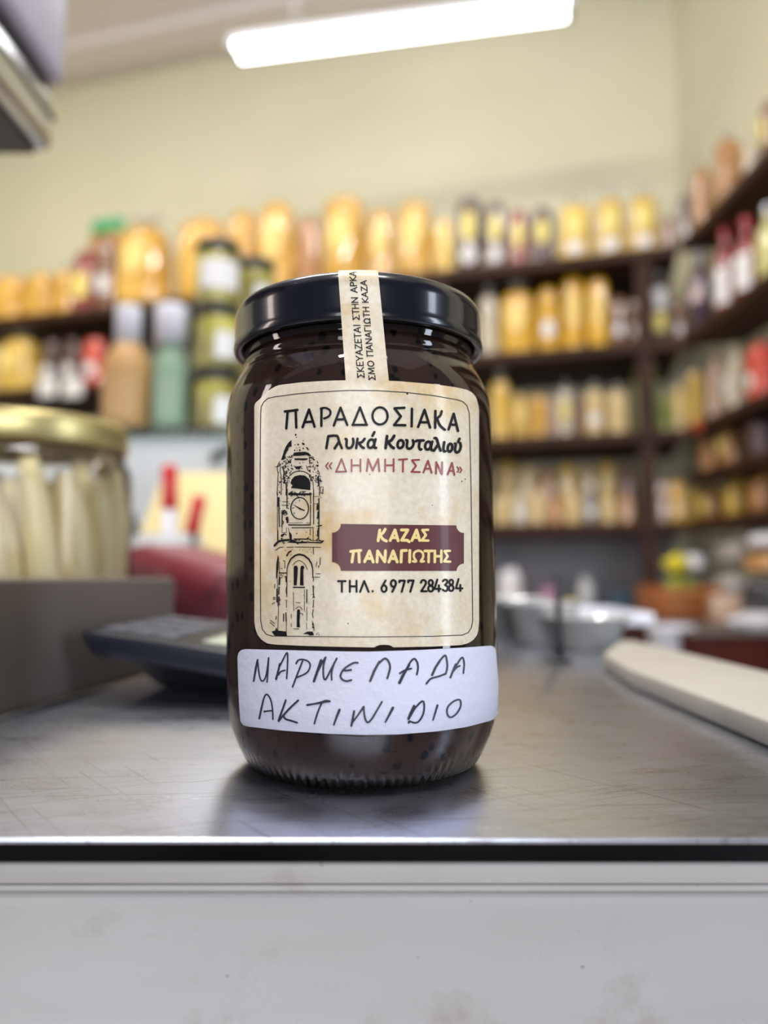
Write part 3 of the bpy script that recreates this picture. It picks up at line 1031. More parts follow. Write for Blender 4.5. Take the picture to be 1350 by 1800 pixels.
D.st(9, TW, [(328, 300), (328, 720)], [(292, 620), (300, 1120)], [(312, 1120), (300, 1570)], [(460, 1400), (455, 1600)], [(470, 700), (450, 830), (470, 940)], [(460, 1000), (460, 1140)], [(795, 800), (795, 1000)], [(795, 1020), (795, 1200)], [(840, 1140), (840, 1390)], [(835, 1440), (835, 1545)], [(590, 860), (592, 1000)], [(592, 1010), (596, 1200)], [(550, 1270), (550, 1340)], [(550, 1440), (550, 1505)])
D.st(10, TW, smooth_line([(630, 1170), (670, 1135), (720, 1135), (755, 1190)]), [(715, 1250), (760, 1260), (762, 1290)], [(635, 1050), (720, 1055)], [(590, 1540), (690, 1540)], [(1030, 290), (1010, 380)], [(960, 578), (1080, 580)], [(1010, 515), (1090, 515)], [(160, 1380), (240, 1442)], [(155, 1420), (235, 1492)], [(190, 1080), (242, 1050)], [(430, 275), (430, 410)], [(240, 712), (240, 780)], [(360, 415), (385, 415)], [(400, 270), (430, 278)])
D.st(13, TW, [(965, 1000), (960, 1140)], [(960, 1180), (945, 1260), (955, 1330)], [(940, 1400), (965, 1460)], [(970, 1500), (975, 1570)], [(1090, 215), (1085, 350)], [(1060, 365), (1058, 395)], [(270, 1310), (265, 1360)], [(215, 955), (250, 958)], [(215, 985), (250, 985)])
rubble(D, 310, 490, 460, 590, 7, 7, 12, 22)
rubble(D, 940, 740, 975, 1160, 10, 6, 11, 14)
rubble(D, 310, 760, 345, 1100, 8, 6, 10, 12)
rubble(D, 1010, 1610, 1090, 1660, 5, 6, 9, 16)
rubble(D, 930, 1380, 1000, 1540, 6, 7, 12, 18)
for _ in range(46):
    D.dots(TW, (tr.choice([tr.uniform(430, 560), tr.uniform(540, 960)]), tr.choice([tr.uniform(60, 200), tr.uniform(640, 1640)]), tr.uniform(4, 8)))
for (x, y, r) in ((612, 1096, 1.2), (650, 834, 1.0), (716, 692, 1.6), (812, 846, 1.0), (818, 842, 1.0), (760, 888, 0.8)):
    P.disc(x, y, r, r, O1, TW)
PENW = 1.0
label = obj('printed_label', P.bm, ['label_paper', 'ink', 'tower_ink', 'red_ink', 'maroon', 'gold_ink'], jar)
label['label'] = 'beige printed label with a clock tower drawing and Greek lettering'

# ---- the white sticker with handwriting
Q = Print()
xs = sorted(set([417.5 + (876.5 - 417.5) * k / 70 for k in range(71)] + [418, 419, 420.5, 422.5, 425, 428, 432, 862, 866, 869, 871.5, 873.5, 875, 876]))
top = interp([(417.5, 1156), (418.2, 1150), (421, 1145), (425, 1142.4), (432, 1141), (520, 1143.2), (600, 1145), (650, 1145.4), (740, 1142.5), (820, 1138), (862, 1135), (867, 1136.2), (870.5, 1140), (872, 1146), (876.5, 1200)])
bot = interp([(417.5, 1160), (419, 1210), (421, 1255), (422.6, 1268), (427, 1274.5), (434, 1277), (500, 1284.5), (580, 1290), (640, 1292), (700, 1291), (770, 1285.5), (820, 1278), (862, 1267), (869, 1263.5), (873, 1258), (875.5, 1250), (876.5, 1205)])
Q.sheet(xs, top, bot, 24, O0, 0)
s4 = 220 / 1350
O2 = 0.00030
PENW = 1.15
h = Sub(420, 1140, s4, Q)
h.st([16, 20, 17, 14], 1, [(158, 352), (182, 210), (200, 124), (204, 122)])
h.st(14, 1, smooth_line([(200, 124), (222, 300), (254, 352), (292, 290), (320, 100)]), smooth_line([(320, 100), (312, 240), (303, 362)]))
h.st([20, 19, 18], 1, [(400, 330), (425, 235), (440, 165)])
h.st(15, 1, smooth_line([(440, 190), (480, 110), (520, 46), (524, 160), (514, 324)]), smooth_line([(425, 285), (450, 250), (496, 235)]))
h.st(16, 1, smooth_line([(578, 414), (625, 290), (686, 135)]), smooth_line([(616, 162), (640, 126), (690, 118), (750, 142), (768, 190), (730, 262), (625, 312)]))
h.st([24, 26, 26], 1, [(808, 354), (848, 240), (886, 128)])
h.st([16, 18, 20], 1, [(850, 250), (900, 150), (934, 96)])
h.st(18, 1, smooth_line([(934, 96), (910, 200), (914, 310), (936, 332), (980, 250), (1056, 106)]), smooth_line([(1030, 150), (1000, 250), (1000, 338)]))
h.st(20, 1, smooth_line([(1282, 154), (1230, 158), (1140, 216), (1096, 284), (1110, 330), (1160, 352), (1212, 340)]), smooth_line([(1120, 236), (1160, 238), (1210, 230)]))
h = Sub(640, 1140, s4, Q)
h.st([24, 24, 22], 1, [(66, 350), (110, 240), (165, 142)])
h.st(20, 1, smooth_line([(160, 160), (222, 108), (264, 140), (280, 210), (250, 322)]))
h.st([28, 28, 22], 1, [(382, 370), (430, 270), (486, 180)])
h.st(18, 1, smooth_line([(440, 262), (490, 160), (540, 110), (574, 150), (582, 210), (570, 280)]), smooth_line([(386, 268), (440, 235), (510, 216)]))
h.st([22, 22, 22], 1, [(734, 286), (770, 205), (822, 125)])
h.st(18, 1, smooth_line([(815, 135), (872, 74), (892, 120), (898, 200), (882, 272)]), smooth_line([(882, 272), (800, 302), (720, 326), (672, 380)]))
h.st([20, 20, 17], 1, [(932, 312), (960, 240), (988, 168)])
h.st(16, 1, smooth_line([(970, 240), (1010, 160), (1060, 96), (1080, 160), (1072, 266)]), smooth_line([(970, 236), (1000, 204), (1034, 186)]))
h = Sub(440, 1210, s4, Q)
h.st([18, 18, 16], 1, [(96, 326), (118, 220), (140, 122)])
h.st(15, 1, smooth_line([(130, 170), (152, 90), (180, 66), (218, 120), (238, 220), (243, 334)]), [(155, 250), (195, 244), (236, 240)])
h.dots(1, (154, 250, 13))
h.st(19, 1, smooth_line([(382, 128), (350, 220), (304, 350), (340, 310), (420, 220), (516, 130)]), smooth_line([(352, 292), (380, 330), (440, 350), (504, 370)]))
h.st([20, 18, 24, 30, 22], 1, [(612, 180), (700, 166), (770, 152), (815, 138), (856, 140)])
h.st(17, 1, smooth_line([(770, 158), (730, 250), (690, 380)]))
h.st([26, 22, 17], 1, [(962, 232), (930, 310), (900, 394)])
h.st([22, 22, 22], 1, [(1120, 246), (1106, 320), (1090, 404)])
h.st([18, 16, 22], 1, [(1100, 370), (1160, 290), (1224, 200)])
h.st(18, 1, smooth_line([(1224, 200), (1228, 270), (1244, 340), (1270, 368), (1310, 330), (1350, 265), (1420, 145)]))
h = Sub(640, 1210, s4, Q)
h.st([26, 22, 16], 1, [(312, 210), (272, 285), (230, 364)])
h.st([24, 26, 26], 1, [(540, 190), (510, 255), (480, 328)])
h.st(18, 1, smooth_line([(500, 300), (550, 215), (624, 140), (648, 170), (640, 270), (596, 350), (550, 372), (490, 356), (482, 374)]))
h.st([22, 18, 15], 1, [(792, 184), (768, 262), (744, 342)])
h.st(17, 1, smooth_line([(940, 160), (905, 200), (894, 250), (908, 296), (942, 312), (1000, 270), (1040, 200), (1042, 140), (1020, 122), (975, 136), (940, 160)]))
stk = obj('white_sticker', Q.bm, ['sticker', 'pen'], jar)
stk['label'] = 'white sticker with black handwriting'

# ---- the paper seal strip over the lid
seal = bmesh.new()
path = [(0.0408, 0.1060), (0.0404, 0.1095), (0.03935, 0.1256), (0.0388, 0.1282), (0.0388, 0.1336), (0.0386, 0.1354), (0.0380, 0.1370), (0.0371, 0.13815), (0.0361, 0.1386), (0.0352, 0.1384), (0.034, 0.1374), (0.024, 0.1373)]
dense = []
for (r0, z0), (r1, z1) in zip(path[:-1], path[1:]):
    n = max(1, int(math.hypot(r1 - r0, z1 - z0) / 0.0006))
    dense += [(r0 + (r1 - r0) * k / n, z0 + (z1 - z0) * k / n) for k in range(n)]
dense.append(path[-1])
cum = [0.0]
for p, q in zip(dense[:-1], dense[1:]):
    cum.append(cum[-1] + math.hypot(q[0] - p[0], q[1] - p[1]))


def seal_at(u, v, off=0.0):
    """u across (-1..1), v metres along the strip from its lower end."""
    k = 0
    while k < len(cum) - 2 and cum[k + 1] < v:
        k += 1
    f = min(1.0, max(0.0, (v - cum[k]) / (cum[k + 1] - cum[k])))
    r = dense[k][0] + (dense[k + 1][0] - dense[k][0]) * f
    z = dense[k][1] + (dense[k + 1][1] - dense[k][1]) * f
    q = min(1.0, v / 0.031)
    x = 0.0034 + (0.00125 - 0.0034) * q + u * (0.00565 - 0.0003 * q)
    tr_, tz = dense[k + 1][0] - dense[k][0], dense[k + 1][1] - dense[k][1]
    ln = math.hypot(tr_, tz)
    nr, nz = tz / ln, -tr_ / ln
    rr = r + nr * off
    return Vector((x, -math.sqrt(max(1e-9, rr * rr - x * x)), z + nz * off))


NU = 8
rows = [[seal.verts.new(seal_at(-1 + 2 * j / NU, v, 0.0001)) for j in range(NU + 1)] for v in cum]
for r1, r2 in zip(rows[:-1], rows[1:]):
    for j in range(NU):
        seal.faces.new((r1[j], r1[j + 1], r2[j + 1], r2[j]))


GLYPH = {  # simple capitals: advance width, strokes
    'Σ': (0.72, [[(0.62, 1), (0.06, 1), (0.40, 0.5), (0.04, 0), (0.66, 0)]]), 'Κ': (0.70, [[(0.08, 0), (0.08, 1)], [(0.62, 1), (0.12, 0.5), (0.66, 0)]]),
    'Ε': (0.62, [[(0.56, 1), (0.08, 1), (0.08, 0), (0.58, 0)], [(0.08, 0.52), (0.50, 0.52)]]), 'Υ': (0.70, [[(0.02, 1), (0.35, 0.45), (0.35, 0)], [(0.35, 0.45), (0.68, 1)]]),
    'Α': (0.76, [[(0.02, 0), (0.38, 1), (0.74, 0)], [(0.15, 0.33), (0.61, 0.33)]]), 'Ζ': (0.68, [[(0.06, 1), (0.60, 1), (0.04, 0), (0.64, 0)]]),
    'Τ': (0.66, [[(0.02, 1), (0.64, 1)], [(0.33, 1), (0.33, 0)]]), 'Ι': (0.28, [[(0.14, 0), (0.14, 1)]]), 'Η': (0.80, [[(0.08, 0), (0.08, 1)], [(0.72, 0), (0.72, 1)], [(0.08, 0.52), (0.72, 0.52)]]),
    'Ν': (0.82, [[(0.08, 0), (0.08, 1), (0.74, 0), (0.74, 1)]]), 'Ρ': (0.66, [[(0.08, 0), (0.08, 1), (0.40, 1), (0.58, 0.88), (0.60, 0.70), (0.46, 0.52), (0.08, 0.48)]]),
    'Μ': (0.98, [[(0.06, 0), (0.14, 1), (0.49, 0.15), (0.84, 1), (0.92, 0)]]), 'Ο': (0.88, [[(0.44 + 0.38 * math.cos(k * math.pi / 9), 0.5 + 0.5 * math.sin(k * math.pi / 9)) for k in range(19)]]),
    'Π': (0.80, [[(0.08, 0), (0.08, 1)], [(0.72, 0), (0.72, 1)], [(0.0, 1), (0.80, 1)]]), 'Γ': (0.58, [[(0.08, 0), (0.08, 1), (0.56, 1)]]),
    'Ω': (0.90, [[(0.04, 0), (0.34, 0), (0.12, 0.35), (0.12, 0.70), (0.28, 0.94), (0.45, 1.0), (0.62, 0.94), (0.78, 0.70), (0.78, 0.35), (0.56, 0), (0.86, 0)]]), ' ': (0.40, []),
}


def seal_text(body, u0, u1, va, vb, wt=0.15):
    total = sum(GLYPH[ch][0] + 0.14 for ch in body) - 0.14
    k = (vb - va) / total
    hgt = (u1 - u0)

    def q(x, y):
        return seal.verts.new(seal_at(u0 + hgt * y, va + x * k, 0.00025))
    asp = abs(hgt) * 0.0055 / k          # height of a capital in advance units
    x0 = 0.0
    for ch in body:
        adv, lines = GLYPH[ch]
        for l in lines:
            pts = [(x0 + p[0], p[1] * asp) for p in l]
            for p, p2 in zip(pts[:-1], pts[1:]):
                dx_, dy_ = p2[0] - p[0], p2[1] - p[1]
                ln = math.hypot(dx_, dy_)
                nx, ny = -dy_ / ln * wt / 2, dx_ / ln * wt / 2
                ex, ey = dx_ / ln * wt / 2, dy_ / ln * wt / 2
                vs = [q(p[0] - ex + nx, (p[1] - ey + ny) / asp), q(p2[0] + ex + nx, (p2[1] + ey + ny) / asp), q(p2[0] + ex - nx, (p2[1] + ey - ny) / asp), q(p[0] - ex - nx, (p[1] - ey - ny) / asp)]
                f = seal.faces.new(vs)
                f.material_index = 1
        x0 += adv + 0.14


v_lab = 0.0021
for body, u0, u1, va, vb in (('ΣΚΕΥΑΖΕΤΑΙ ΣΤΗΝ ΑΡΚΑ', -0.13, -0.43, v_lab - 0.0002, 0.0317), ('ΣΜΟ ΠΑΝΑΓΙΩΤΗ ΚΑΖΑ', 0.37, 0.09, v_lab - 0.0008, 0.0288)):
    seal_text(body, u0, u1, va, vb)
so = obj('seal_strip', seal, ['label_paper', 'ink'], jar)
so['label'] = 'beige paper seal strip with small Greek lettering'

# ------------------------------------------------------------------ things on and beside the counter, left
# low metal box
bxl = thing('metal_box', 'low dark grey metal box on the counter in front of the gold-lidded jar', 'box', (-0.15, 0.30, ZC + 0.0003))


def rel(p, o):
    return (p[0] - o.location.x, p[1] - o.location.y, p[2] - o.location.z)


def edge_x(y):
    return -0.15 + 0.1574 * (y - 0.299)


zt = EYE - 0.0022
obj('body', hexa([rel(p, bxl) for p in ((-0.50, 0.13, ZC + 0.0003), (edge_x(0.13), 0.13, ZC + 0.0003), (edge_x(0.461), 0.461, ZC + 0.0003), (-0.50, 0.461, ZC + 0.0003),
     (-0.50, 0.13, zt), (edge_x(0.13), 0.13, zt), (edge_x(0.461), 0.461, zt - 0.003), (-0.50, 0.461, zt - 0.003))], 0.0025), 'grey_metal', bxl)
obj('edge_rail', hexa([rel(p, bxl) for p in ((edge_x(0.13) + 0.0002, 0.13, ZC + 0.0003), (edge_x(0.13) + 0.006, 0.13, ZC + 0.0003), (edge_x(0.46) + 0.006, 0.46, ZC + 0.0003), (edge_x(0.46) + 0.0002, 0.46, ZC + 0.0003),
     (edge_x(0.13) + 0.0002, 0.13, ZC + 0.003), (edge_x(0.13) + 0.006, 0.13, ZC + 0.003), (edge_x(0.46) + 0.006, 0.46, ZC + 0.003), (edge_x(0.46) + 0.0002, 0.46, ZC + 0.003))], 0.0006), 'chrome', bxl)

# payment terminal
pt = thing('card_terminal', 'dark slate card payment terminal lying tilted behind the jam jar', 'card terminal', (-0.06, 0.37, ZC + 0.0003))
FL, BL = Vector((-0.136, 0.340, ZC + 0.0320)), Vector((-0.118, 0.425, ZC + 0.0335))
FR, BR = Vector((0.012, 0.312, ZC + 0.0145)), Vector((0.030, 0.400, ZC + 0.0190))
dn = Vector((0, 0, -0.0125))
case = obj('case', hexa([rel(p, pt) for p in (FL + dn * 1.0 + Vector((0.006, 0.003, 0)), FR + dn * 1.0 + Vector((-0.004, 0.003, 0)), BR + dn, BL + dn, FL, FR, BR, BL)], 0.004), 'dark_blue_plastic', pt)


def on_top(a, b2, lift=0.0006):
    p = FL + (FR - FL) * a
    q = BL + (BR - BL) * a
    return p + (q - p) * b2 + Vector((0, 0, lift))


obj('screen', hexa([rel(on_top(a, b2, l), pt) for l in (-0.001, 0.0007) for a, b2 in ((0.36, 0.14), (0.70, 0.14), (0.70, 0.62), (0.36, 0.62))], 0.0003), 'screen', case)
obj('screen_frame', hexa([rel(on_top(a, b2, l), pt) for l in (-0.001, 0.0003) for a, b2 in ((0.31, 0.07), (0.76, 0.07), (0.76, 0.72), (0.31, 0.72))], 0.0003), 'black_plastic', pt)
bm = bmesh.new()
for i in range(3):
    for j in range(4):
        a0, b0 = 0.05 + i * 0.08, 0.12 + j * 0.2
        v = [bm.verts.new(rel(on_top(a, b2, l), pt)) for l in (-0.001, 0.0010) for a, b2 in ((a0, b0), (a0 + 0.068, b0), (a0 + 0.068, b0 + 0.15), (a0, b0 + 0.15))]
        for f in ((3, 2, 1, 0), (4, 5, 6, 7), (0, 1, 5, 4), (1, 2, 6, 5), (2, 3, 7, 6), (3, 0, 4, 7)):
            bm.faces.new([v[q] for q in f])
obj('keypad', bm, 'keypad', case, smooth=False)
obj('stand', hexa([rel(p, pt) for p in (Vector((-0.112, 0.384, ZC + 0.0003)), Vector((0.0, 0.335, ZC + 0.0003)), Vector((0.012, 0.395, ZC + 0.0003)), Vector((-0.095, 0.425, ZC + 0.0003)),
    Vector((-0.122, 0.355, ZC + 0.0205)), Vector((0.0, 0.325, ZC + 0.0045)), Vector((0.012, 0.395, ZC + 0.0065)), Vector((-0.108, 0.420, ZC + 0.0210)))], 0.003), 'black_plastic', pt)

# big jar of pickled spears
GX, GY, GR = -0.2665, 0.565, 0.0767
gj = thing('pickle_jar', 'large glass jar of pale pickled spears with a gold lid', 'jar', (GX, GY, ZC + 0.0003))
obj('glass_wall', lathe([(0.0, 0.001), (0.066, 0.0), (0.073, 0.004), (0.0767, 0.014), (0.0767, 0.122), (0.0755, 0.130), (0.0715, 0.138), (0.0690, 0.142), (0.0690, 0.160)], 96), 'thin_glass', gj)
obj('lid', lathe([(0.0700, 0.1450), (0.0722, 0.1440), (0.0735, 0.1455), (0.0735, 0.1590), (0.0725, 0.1625), (0.0700, 0.1645), (0.0670, 0.1640), (0.064, 0.1625), (0.0, 0.1625), (0.0, 0.1615), (0.069, 0.1612)], 96), 'gold', gj)
SPEAR_LABEL = 'pale pickled spear packed upright inside the gold-lidded jar'


def spear_mesh(ln, r):
    pts, rad = [], []
    for k in range(9):
        t = k / 8
        pts.append((0.0012 * math.sin(3 * t), 0, ln * t))
        rad.append(r * (0.55 + 0.45 * min(1, t * 8)) * (1 - 0.45 * max(0, t - 0.7) / 0.3))
    return tube(pts, rad, 12)


sp0 = None
for ring, cnt, rr_, tilt, ln in ((0, 16, 0.0615, 9, 0.131), (1, 10, 0.0375, -8, 0.133)):
    proto = None
    for k in range(cnt):
        a = 2 * math.pi * k / cnt + ring * 0.2
        if proto is None:
            proto = obj('pickled_spear', spear_mesh(ln, 0.0113), 'spear')
            s = proto
        else:
            s = proto.copy()
            C.objects.link(s)
        tag(s, SPEAR_LABEL, 'pickle', 'spears in the gold-lidded jar')
        s.location = (GX + rr_ * math.cos(a), GY + rr_ * math.sin(a), ZC + 0.0065)
        ax = Vector((math.cos(a), math.sin(a), 0))
        s.rotation_euler = (Matrix.Rotation(R_(tilt), 3, ax)).to_euler()
        s.scale = (1, 1, 0.9 + 0.1 * math.sin(k * 2.3))

# burgundy case with a rounded corner
bc = thing('burgundy_case', 'burgundy plastic case with a sloping top behind the card terminal', 'case', (-0.13, 0.68, ZC + 0.0003))
Yc = 0.665
prof = [at_Y(px, py, Yc) for px, py in ((213, 1000), (214, 984), (221, 970), (236, 960), (262, 956), (290, 962), (402, 989), (620, 1040))]
poly = [(p.x, p.z) for p in prof]
poly = [(poly[0][0], ZC + 0.0003)] + poly + [(poly[-1][0], ZC + 0.0003)]
bm = bmesh.new()
f_ = [bm.verts.new((x + 0.13, Yc - 0.68, z - ZC - 0.0003)) for x, z in poly]
b_ = [bm.verts.new((x + 0.13, Yc + 0.16 - 0.68, z - ZC - 0.0003 + 0.004)) if 0 < i < len(poly) - 1 else bm.verts.new((x + 0.13, Yc + 0.16 - 0.68, 0)) for i, (x, z) in enumerate(poly)]
bm.faces.new(f_)
bm.faces.new(b_[::-1])
for k in range(len(poly)):
    k2 = (k + 1) % len(poly)
    bm.faces.new((f_[k], f_[k2], b_[k2], b_[k]))
bmesh.ops.recalc_face_normals(bm, faces=bm.faces)
bmesh.ops.bevel(bm, geom=list(bm.edges), offset=0.0025, segments=2, affect='EDGES')
obj('shell', bm, 'burgundy', bc)
g0, g1 = at_Y(399, 1004, Yc - 0.0008), at_Y(358, 1062, Yc - 0.0008)
obj('seam', tube([rel(g0, bc), rel(g1, bc)], 0.0011, 6), 'black_plastic', bc)

# white pen cup with markers
PCX, PCY = at_Y(298, 930, 0.90).x, 0.90
cup = obj('pen_cup', lathe([(0.0, 0.0), (0.034, 0.0), (0.036, 0.002), (0.038, 0.098), (0.0365, 0.098), (0.0345, 0.004), (0.0, 0.004)], 40), 'cabinet_white', loc=(PCX, PCY, ZC + 0.0003))
tag(cup, 'white pen cup standing behind the burgundy case', 'cup')


def marker(name, label, foot, tip, r, cap_mat, body_mat, frac):
    foot, tip = Vector(foot), Vector(tip)
    t = thing(name, label, 'marker', foot)
    d = tip - foot
    obj('barrel', tube([d * 0.0, d * 0.02, d * frac], [r * 0.8, r, r], 14), body_mat, t)
    obj('cap', tube([d * frac, d * (frac + 0.01), d * 0.98, d], [r, r * 1.1, r * 1.05, r * 0.8], 14), cap_mat, t)


fz = ZC + 0.006
tip1 = at_Y(298, 818, 0.90)
marker('marker_pen', 'upright marker with a tall red cap standing in the white pen cup', (tip1.x + 0.004, 0.90, fz), tip1, 0.0088, 'red_plastic', 'white_plastic', 0.70)
tip2 = at_Y(352, 872, 0.885)
marker('marker_pen', 'slanting red-capped marker with a dark barrel leaning out of the white pen cup', (PCX + 0.009, 0.885, fz), tip2, 0.0075, 'red_plastic', 'dark_blue_plastic', 0.68)
tip3 = at_Y(228, 898, 0.905)
marker('marker_pen', 'thin dark pen leaning out of the white pen cup away from the red caps', (PCX - 0.012, 0.905, fz), tip3, 0.0045, 'black_plastic', 'dark_blue_plastic', 0.7)

# slanting yellow paper pad leaning on the cabinet
q = [at_Y(243, 962, 1.0), at_Y(470, 962, 1.0), at_Y(470, 832, 1.045), at_Y(291, 832, 1.045)]
zb = ZC + 0.0005
dx = (q[3].x - q[0].x) / (q[3].z - q[0].z)
low0 = Vector((q[0].x - dx * (q[0].z - zb), 1.0 - (q[0].z - zb) * 0.045 / (q[3].z - q[0].z), zb))
low1 = Vector((q[1].x, low0.y, zb))
nrm = Vector((0, -0.012, 0.0))
pad = obj('paper_pad', hexa([low0 + nrm, low1 + nrm, low1, low0, q[3] + nrm, q[2] + nrm, q[2], q[3]], 0.001), 'paper_cream')
tag(pad, 'pale yellow paper pad leaning upright behind the red-capped markers', 'paper pad')
pad['kind'] = 'thing'

# white cabinet with a glass top shelf
KX0, KX1, KY0, KY1 = -0.80, -0.06, 1.07, 1.50
ZG = at_Y(300, 752, KY0).z
kc = thing('display_cabinet', 'white display cabinet with a green-edged glass top behind the counter', 'cabinet', (0, 0, 0))
obj('carcass', box((KX0, KY0, 0.0), (KX1, KY1, ZG - 0.0135), 0.004), 'cabinet_white', kc)
obj('glass_top', box((KX0 - 0.005, KY0 - 0.012, ZG - 0.013), (KX1 + 0.005, KY1, ZG), 0.001), 'shelf_glass', kc)
hp = at_Y(388, 797, KY0 - 0.012)
obj('handle', tube([(hp.x - 0.012, KY0 + 0.002, hp.z - 0.008), (hp.x - 0.010, KY0 - 0.016, hp.z - 0.006), (hp.x + 0.03, KY0 - 0.016, hp.z + 0.012), (hp.x + 0.032, KY0 + 0.002, hp.z + 0.012)], 0.006, 10), 'black_plastic', kc)

# two pump-less bottles with white caps
for name, px, py_top, half, mat_, label in (('lotion_bottle', 222, 541, 43, 'beige_bottle', 'beige plastic bottle with a white cap on the glass-topped cabinet'),
                                            ('lotion_bottle', 299, 541, 33, 'green_bottle', 'sage green plastic bottle with a white cap on the glass-topped cabinet')):
    yb_ = 1.14
    p = at_Y(px, 745, yb_)
    t = thing(name, label, 'bottle', (p.x, yb_, ZG + 0.0003))
    r = half / 1350 * yb_
    hh = at_Y(px, py_top, yb_).z - ZG
    hs = at_Y(px, 606, yb_).z - ZG
    body = obj('body', lathe([(0, 0), (r * 0.94, 0), (r, 0.004), (r, hs * 0.66), (r * 0.96, hs * 0.76), (r * 0.80, hs * 0.87), (r * 0.60, hs * 0.95), (r * 0.52, hs), (0, hs)], 48), mat_, t)
    rc = (23 if mat_ == 'beige_bottle' else 31) / 1350 * yb_
    rc = rc * (1.0 if mat_ == 'beige_bottle' else 0.97)
    obj('cap', lathe([(0, hs), (rc, hs), (rc * 1.0, hh - 0.003), (rc * 0.93, hh), (0, hh)], 40), 'white_plastic', t)
    # printed panel wrapped on the front of the body
    bm = bmesh.new()
    rows = []
    for zz in (hs * 0.16, hs * 0.60):
        rows.append([bm.verts.new((r * 1.006 * math.sin(a), -r * 1.006 * math.cos(a), zz)) for a in [R_(-42 + 84 * k / 12) for k in range(13)]])
    for k in range(12):
        bm.faces.new((rows[0][k], rows[0][k + 1], rows[1][k + 1], rows[1][k]))
    obj('label', bm, plain('printed_' + mat_, (198, 158, 108) if mat_ == 'beige_bottle' else (150, 174, 152), 0.5), body)


def pickle_stack_jar(x, y, z, r, hgt, label, group, white):
    t = thing('preserve_jar', label, 'jar', (x, y, z), 0, group)
    hl = hgt * 0.18
    body = obj('glass_wall', lathe([(0, 0), (r * 0.9, 0), (r, hgt * 0.07), (r, hgt * 0.68), (r * 0.93, hgt * 0.78), (r * 0.9, hgt * 0.83), (0, hgt * 0.83)], 40), 'olive_goods', t)
    obj('lid', lathe([(0, hgt * 0.82), (r * 0.98, hgt * 0.82), (r * 1.0, hgt * 0.84), (r * 1.0, hgt * 0.97), (r * 0.95, hgt * 0.998), (0, hgt * 0.998)], 40), 'black_plastic', t)
    bm = bmesh.new()
    a0, a1 = (-35, 75) if white else (10, 70)
    z0, z1 = (0.22, 0.66) if white else (0.15, 0.55)
    rows = []
    for zz in (hgt * z0, hgt * z1):
        rows.append([bm.verts.new((r * 1.008 * math.sin(a), -r * 1.008 * math.cos(a), zz)) for a in [R_(a0 + (a1 - a0) * k / 12) for k in range(13)]])
    for k in range(12):
        bm.faces.new((rows[0][k], rows[0][k + 1], rows[1][k + 1], rows[1][k]))
    obj('label', bm, 'label_white', body)
    return t


ys = 1.14
px_ = at_Y(379, 745, ys).x
zt_ = at_Y(379, 432, ys).z
hj = (zt_ - ZG - 0.001) / 3
for k, lb in enumerate(('black-lidded jar of green olives at the foot of the near stack, on the glass top', 'black-lidded jar of green olives in the middle of the near stack of three',
                        'black-lidded olive jar with a big white label topping the near stack')):
    pickle_stack_jar(px_, ys, ZG + 0.0004 + k * (hj + 0.0002), 40 / 1350 * ys, hj, lb, 'stacked olive jars on the glass top', k == 2)
ys2 = 1.28
px2 = at_Y(447, 600, ys2).x
hj2 = (at_Y(447, 462, ys2).z - ZG - 0.001) / 3
for k, lb in enumerate(('lowest black-lidded olive jar of the stack half hidden by the jam jar', 'middle black-lidded olive jar of the stack half hidden by the jam jar', 'topmost black-lidded olive jar of the stack peeping over the jam jar lid')):
    pickle_stack_jar(px2, ys2, ZG + 0.0004 + k * (hj2 + 0.0002), 36 / 1350 * ys2, hj2, lb, 'stacked olive jars on the glass top', False)

# chrome and lilac unit hanging in the upper corner
y1 = 0.60
c0 = at_Y(94, 270, y1)
hx = c0.x
hu = thing('hanging_scale_head', 'blurred chrome and lilac unit hanging above the metal box', 'scale head', (hx, y1, c0.z))
zs = at_Y(96, 147, y1).z - c0.z                # lower edge of the lilac shell
bm = box((-0.26, -0.50, 0.0), (0.0, 0.0, zs - 0.012), 0.007, 3)
obj('chrome_body', bm, 'chrome', hu)
obj('underside', box((-0.25, -0.49, -0.006), (-0.010, -0.008, 0.004), 0.003), 'underside', hu)
obj('chrome_rib', box((-0.262, -0.502, zs * 0.47), (0.0015, 0.0015, zs * 0.50), 0.0005), 'underside', hu)
obj('groove', box((-0.255, -0.495, zs - 0.014), (-0.004, -0.004, zs + 0.001)), 'black_plastic', hu)
obj('shell', box((-0.265, -0.505, zs), (0.006, 0.006, zs + 0.16), 0.008, 3), 'lilac', hu)
obj('ceiling_pole', tube([(-0.13, -0.25, zs + 0.15), (-0.13, -0.25, CEIL - c0.z - 0.001)], 0.016, 16), 'chrome', hu)

# ------------------------------------------------------------------ things on and beside the counter, right
zb0, zb1 = ZC + 0.0003, ZC + 0.0092
bd = obj('chopping_board', prism([(0.1275, 0.19), (0.1215, 0.385), (0.1285, 0.455), (0.163, 0.535), (0.172, 0.535), (0.1845, 0.374), (0.19, 0.19)], zb0, zb1, 0.0012), 'board')
tag(bd, 'long cream board lying along the end of the steel counter', 'board')

# black spike on a round foot
sk = thing('receipt_spike', 'thin black upright spike on a small round foot among clear plastic bowls', 'spike', (0.1095, 0.4855, ZC + 0.0003))
obj('foot', lathe([(0, 0), (0.0075, 0), (0.008, 0.001), (0.007, 0.002), (0.003, 0.003), (0, 0.003)], 32), 'black_plastic', sk)
obj('rod', tube([(0, 0, 0.003), (0, 0, 0.053), (0, 0, 0.0565)], [0.0021, 0.0021, 0.0008], 10), 'black_plastic', sk)


